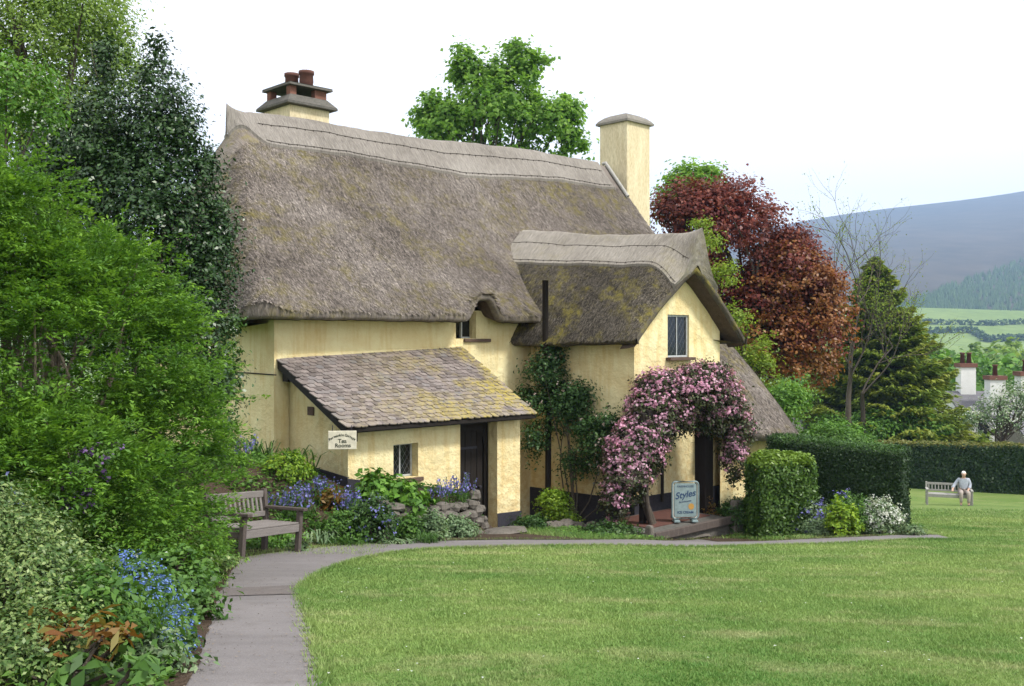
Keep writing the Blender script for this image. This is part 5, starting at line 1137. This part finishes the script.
# left foreground
def fg(x, y, Y): return pxd(x, y, Y)
vb = (-2.45, 4.9, g(-2.45, 4.9))
make_bush('variegated_shrub', vb, lob([(20, 615, 4.9, .38, .4, .36), (-40, 560, 5.2, .45, .45, .42), (55, 650, 4.6, .24, .3, .25), (60, 590, 5.3, .22, .3, .25), (0, 680, 4.4, .4, .3, .3), (15, 545, 5.3, .3, .3, .2)]), MT['varieg'], .026, 2100, 18, .085, 'cream and green variegated shrub in the bottom left corner', seed=131, shell=.7)
b = (-2.02, 4.42, g(-2.02, 4.42)); make_bush('bronze_leaf_shrub', b, lob([(80, 632, 4.35, .20, .12, .05), (50, 640, 4.35, .12, .1, .05), (112, 640, 4.3, .1, .1, .05)]), MT['orange'], .085, 22, 6, .09, 'young shrub with orange bronze leaves in the foreground bed', seed=132, wr=.28, zfloor=False, stems=12, shell=.2)
b = (-1.95, 4.3, g(-1.95, 4.3)); make_bush('broad_leaf_plant', b, lob([(75, 672, 4.25, .22, .15, .05), (130, 668, 4.2, .12, .1, .06)]), MT['strap'], .11, 16, 4, .09, 'broad green leaves below the orange bronze shrub', 'plant', seed=133, wr=.45, zfloor=False, stems=8, shell=.2)
b = (-2.0, 5.2, g(-2.0, 5.2)); strap_clump('fennel_clump', b, 420, .55, .32, MT['mid'], 'fine feathery green tuft between variegated shrub and blue flowers', 'plant', None, 134, .006, arch=.45)
b = (-2.12, 5.9, g(-2.12, 5.9)); make_bush('forget_me_nots', b, lob([(150, 608, 5.9, .15, .25, .17), (170, 632, 5.5, .10, .25, .12), (140, 582, 6.3, .12, .2, .12), (165, 650, 5.2, .10, .2, .11), (180, 655, 5.3, .06, .1, .08), (125, 568, 6.6, .1, .1, .1), (188, 645, 5.5, .05, .1, .06), (150, 640, 5.4, .12, .15, .14)]), MT['strap'], .05, 110, 9, .08, 'sky blue forget-me-nots spilling beside the path', 'flowers', seed=135, flowers=[(MT['blue'], 330, 7, .017, .045)], stems=12, zfloor=False)
b = (-1.80, 5.0, g(-1.80, 5.0)); mound('silver_leaf_plant', b, .2, .16, MT['grey'], .045, 90, 10, 'silvery leaved plant at the path edge below the blue flowers', 136)
b = (-2.05, 4.85, g(-2.05, 4.85)); mound('green_foreground_plant', b, .34, .36, MT['mid'], .05, 170, 12, 'mid green leaves around the foot of the fennel tuft', 137)
strap_clump('bluebell_clump', (-2.78, 5.55, g(-2.78, 5.55)), 24, .5, .2, MT['strap'], 'single bluebell clump rising behind the variegated shrub at the left edge', 'flowers', 'bluebell clumps by the cottage', 138, .02, (MT['bluebell'], 4, .66, .03))
b = pxd(95, 470, 7.9); b = (b[0], b[1], g(b[0], b[1])); make_bush('purple_columbine', b, lob([(92, 460, 7.8, .16, .1, .10), (70, 470, 7.8, .1, .1, .1), (110, 452, 7.8, .08, .1, .08), (78, 505, 7.7, .1, .1, .1), (85, 500, 7.85, .2, .1, .3)]), MT['mid'], .05, 90, 8, .1, 'purple columbine flowers against the big green bush', 'flowers', seed=139, flowers=[(MT['purple'], 34, 7, .035, .05)], zfloor=False, stems=0)
b = (-2.72, 8.7, g(-2.72, 8.7)); mound('pale_edging_plant', b, .30, .3, MT['varieg'], .04, 150, 11, 'pale cream green edging plant where the path meets the big bush', 140)
b = (-2.55, 7.4, g(-2.55, 7.4)); mound('green_edging_plant', b, .35, .34, MT['mid'], .055, 240, 12, 'leafy green edging plant along the path below the big bush', 141, [(MT['white'], 5, 4, .03, .03)])
b = (-2.25, 6.75, g(-2.25, 6.75)); mound('green_edging_plant', b, .28, .24, MT['strap'], .06, 130, 11, 'low green edging leaves between big bush and blue flowers', 142)
b = (-3.2, 10.35, g(-3.2, 10.35)); mound('bright_edging_plant', b, .28, .28, MT['bright'], .045, 170, 12, 'bright green leaves at the path edge just left of the bench leg', 143)
# low ground cover hiding the soil
def cover(name, X, Y, L, mat, label, seed, hmax=.08):
    r = np.random.default_rng(seed); n = len(X); P = np.stack([X, Y, G(X, Y) + r.uniform(.02, hmax, n)], 1)
    tag(link(name, leaf_mesh(P, np.tile([0, 0, 1.0], (n, 1)), L, .55, .6, .8, 0, r), mat), label, 'ground cover', kind='stuff')
r_ = np.random.default_rng(150); n = 16000; Yv = r_.uniform(3, 11.2, n); Xv = xl_path(Yv) - r_.random(n) ** 1.3 * 3.0 - .06
cover('ground_cover', Xv, Yv, .055, MT['mid'], 'low leafy ground cover on the bank left of the path', 151, .12)
tv = r_.uniform(-3.2, 2.25, n); qv = r_.uniform(.1, 3.3, n); Xv, Yv = from_tq(tv, qv); k = ~((tv > -.05) & (qv < 1.85)) & ~((tv > .3) & (qv > 2.6)) & (np.sin(Xv * 5) + np.sin(Yv * 6 + Xv) > -.9)
cover('ground_cover', Xv[k], Yv[k], .07, MT['mid'], 'low leafy ground cover in the bed left of the lean-to', 152, .14)
tv = r_.uniform(3.0, 12, 14000); qv = r_.uniform(2.0, 6.0, 14000); Xv, Yv = from_tq(tv, qv); k = ~((tv > 4.6) & (tv < 7.7) & (qv < 4.15))
inp = inside(list(map(tuple, Ld)) + list(map(tuple, Rd[::-1])), Xv, Yv) | inside(lawn_poly, Xv, Yv); k &= ~inp
cover('ground_cover', Xv[k], Yv[k], .06, MT['mid'], 'low green ground cover along the front of the porch and right-hand bed', 153, .09)

# daisies in the lawn, crumbs and fallen petals along the path
r_ = np.random.default_rng(160); n = 170; Yv = 4.6 * (20 / 4.6) ** r_.random(n); Xv = r_.uniform(-2.5, .6 * Yv, n); k = inside(lawn_poly, Xv, Yv); Xv = Xv[k]; Yv = Yv[k]
P = np.stack([Xv, Yv, G(Xv, Yv) + .03], 1); tag(link('daisies', leaf_mesh(P, np.tile([0, 0, 1.0], (len(P), 1)), .016, .9, 1, .2, 0, r_), MT['white']), 'tiny white daisies scattered in the lawn', 'daisies', kind='stuff')
ii = r_.integers(0, len(Ld), 5200); f = r_.beta(.10, .13, 5200)[:, None] * .98 + .01; q = Ld[ii] * (1 - f) + Rd[ii] * f + r_.normal(0, .05, (5200, 2)); k = inside(list(map(tuple, Ld)) + list(map(tuple, Rd[::-1])), q[:, 0], q[:, 1]) & (q[:, 1] > 3.5); q = q[k]
P = np.concatenate([q, (G(q[:, 0], q[:, 1]) + .03)[:, None]], 1); m = len(P) // 2
tag(link('leaf_litter', leaf_mesh(P[:m], np.tile([0, 0, 1.0], (m, 1)), .016, .6, 1.5, .25, 0, r_), MT['bronze'] if 'bronze' in MT else MT['twig']), 'brown leaf litter and crumbs of soil on the path', 'litter', kind='stuff')
tag(link('path_grit', leaf_mesh(P[m:], np.tile([0, 0, 1.0], (len(P) - m, 1)), .010, .9, 1.5, .5, 0, r_), MT['soil']), 'dark grit and soil gathered at the path edges', 'grit', kind='stuff')
r_ = np.random.default_rng(181); tv = r_.uniform(2.5, 9.5, 26000); qv = r_.uniform(2.4, 6.2, 26000); Xv, Yv = from_tq(tv, qv)
k = ~((tv > 4.6) & (tv < 7.75) & (qv < 4.15)) & ~(inside(list(map(tuple, Ld)) + list(map(tuple, Rd[::-1])), Xv, Yv) | inside(lawn_poly, Xv, Yv)) & (np.sin(Xv * 3.1) + np.sin(Yv * 4.3 + Xv) > -1.2); Xv = Xv[k]; Yv = Yv[k]; n = len(Xv); hh = r_.uniform(.03, .10, n); th = r_.uniform(0, 6.283, n); ln = r_.normal(0, .4, (n, 2)) * hh[:, None]; c, s_ = np.cos(th) * .008, np.sin(th) * .008; Zv = G(Xv, Yv) + .02
V = np.stack([np.stack([Xv - c, Yv - s_, Zv], -1), np.stack([Xv + c, Yv + s_, Zv], -1), np.stack([Xv + ln[:, 0], Yv + ln[:, 1], Zv + hh], -1)], 1).reshape(-1, 3)
tag(link('rough_grass', mesh_np(V, np.arange(3 * n).reshape(n, 3)), MT['blade']), 'rough grass in front of the porch and door beds', 'grass', kind='stuff')
# more planting over and in front of the rockery stones
strap_clump('grass_tuft', at_bed(428, 14.45), 90, .34, .3, MT['strap'], 'tuft of long grass at the foot of the rockery stones', 'plant', None, 173, .010, arch=.6)
strap_clump('grass_tuft', at_bed(350, 14.0), 110, .22, .4, MT['strap'], 'grassy tuft where the path bends towards the door', 'plant', None, 174, .010, arch=.5)
mound('white_flower_patch', at_bed(272, 13.4), .45, .16, MT['bright'], .045, 170, 11, 'low green patch beneath the near bench', 175, ry=.4)

# air
hz = MB().box((-5200, -60, -70), (5600, 3800, 560))
o = link('haze', hz.mesh()); o['kind'] = 'stuff'; o['label'] = 'pale blue haze filling the valley air'; o['category'] = 'haze'
hm = bpy.data.materials.new('haze_air'); hm.use_nodes = True; t_ = hm.node_tree; t_.nodes.clear()
vo = t_.nodes.new('ShaderNodeVolumePrincipled'); vo.inputs['Color'].default_value = (.44, .65, 1, 1); vo.inputs['Density'].default_value = .00026
oo = t_.nodes.new('ShaderNodeOutputMaterial'); t_.links.new(vo.outputs[0], oo.inputs['Volume']); o.data.materials.append(hm)
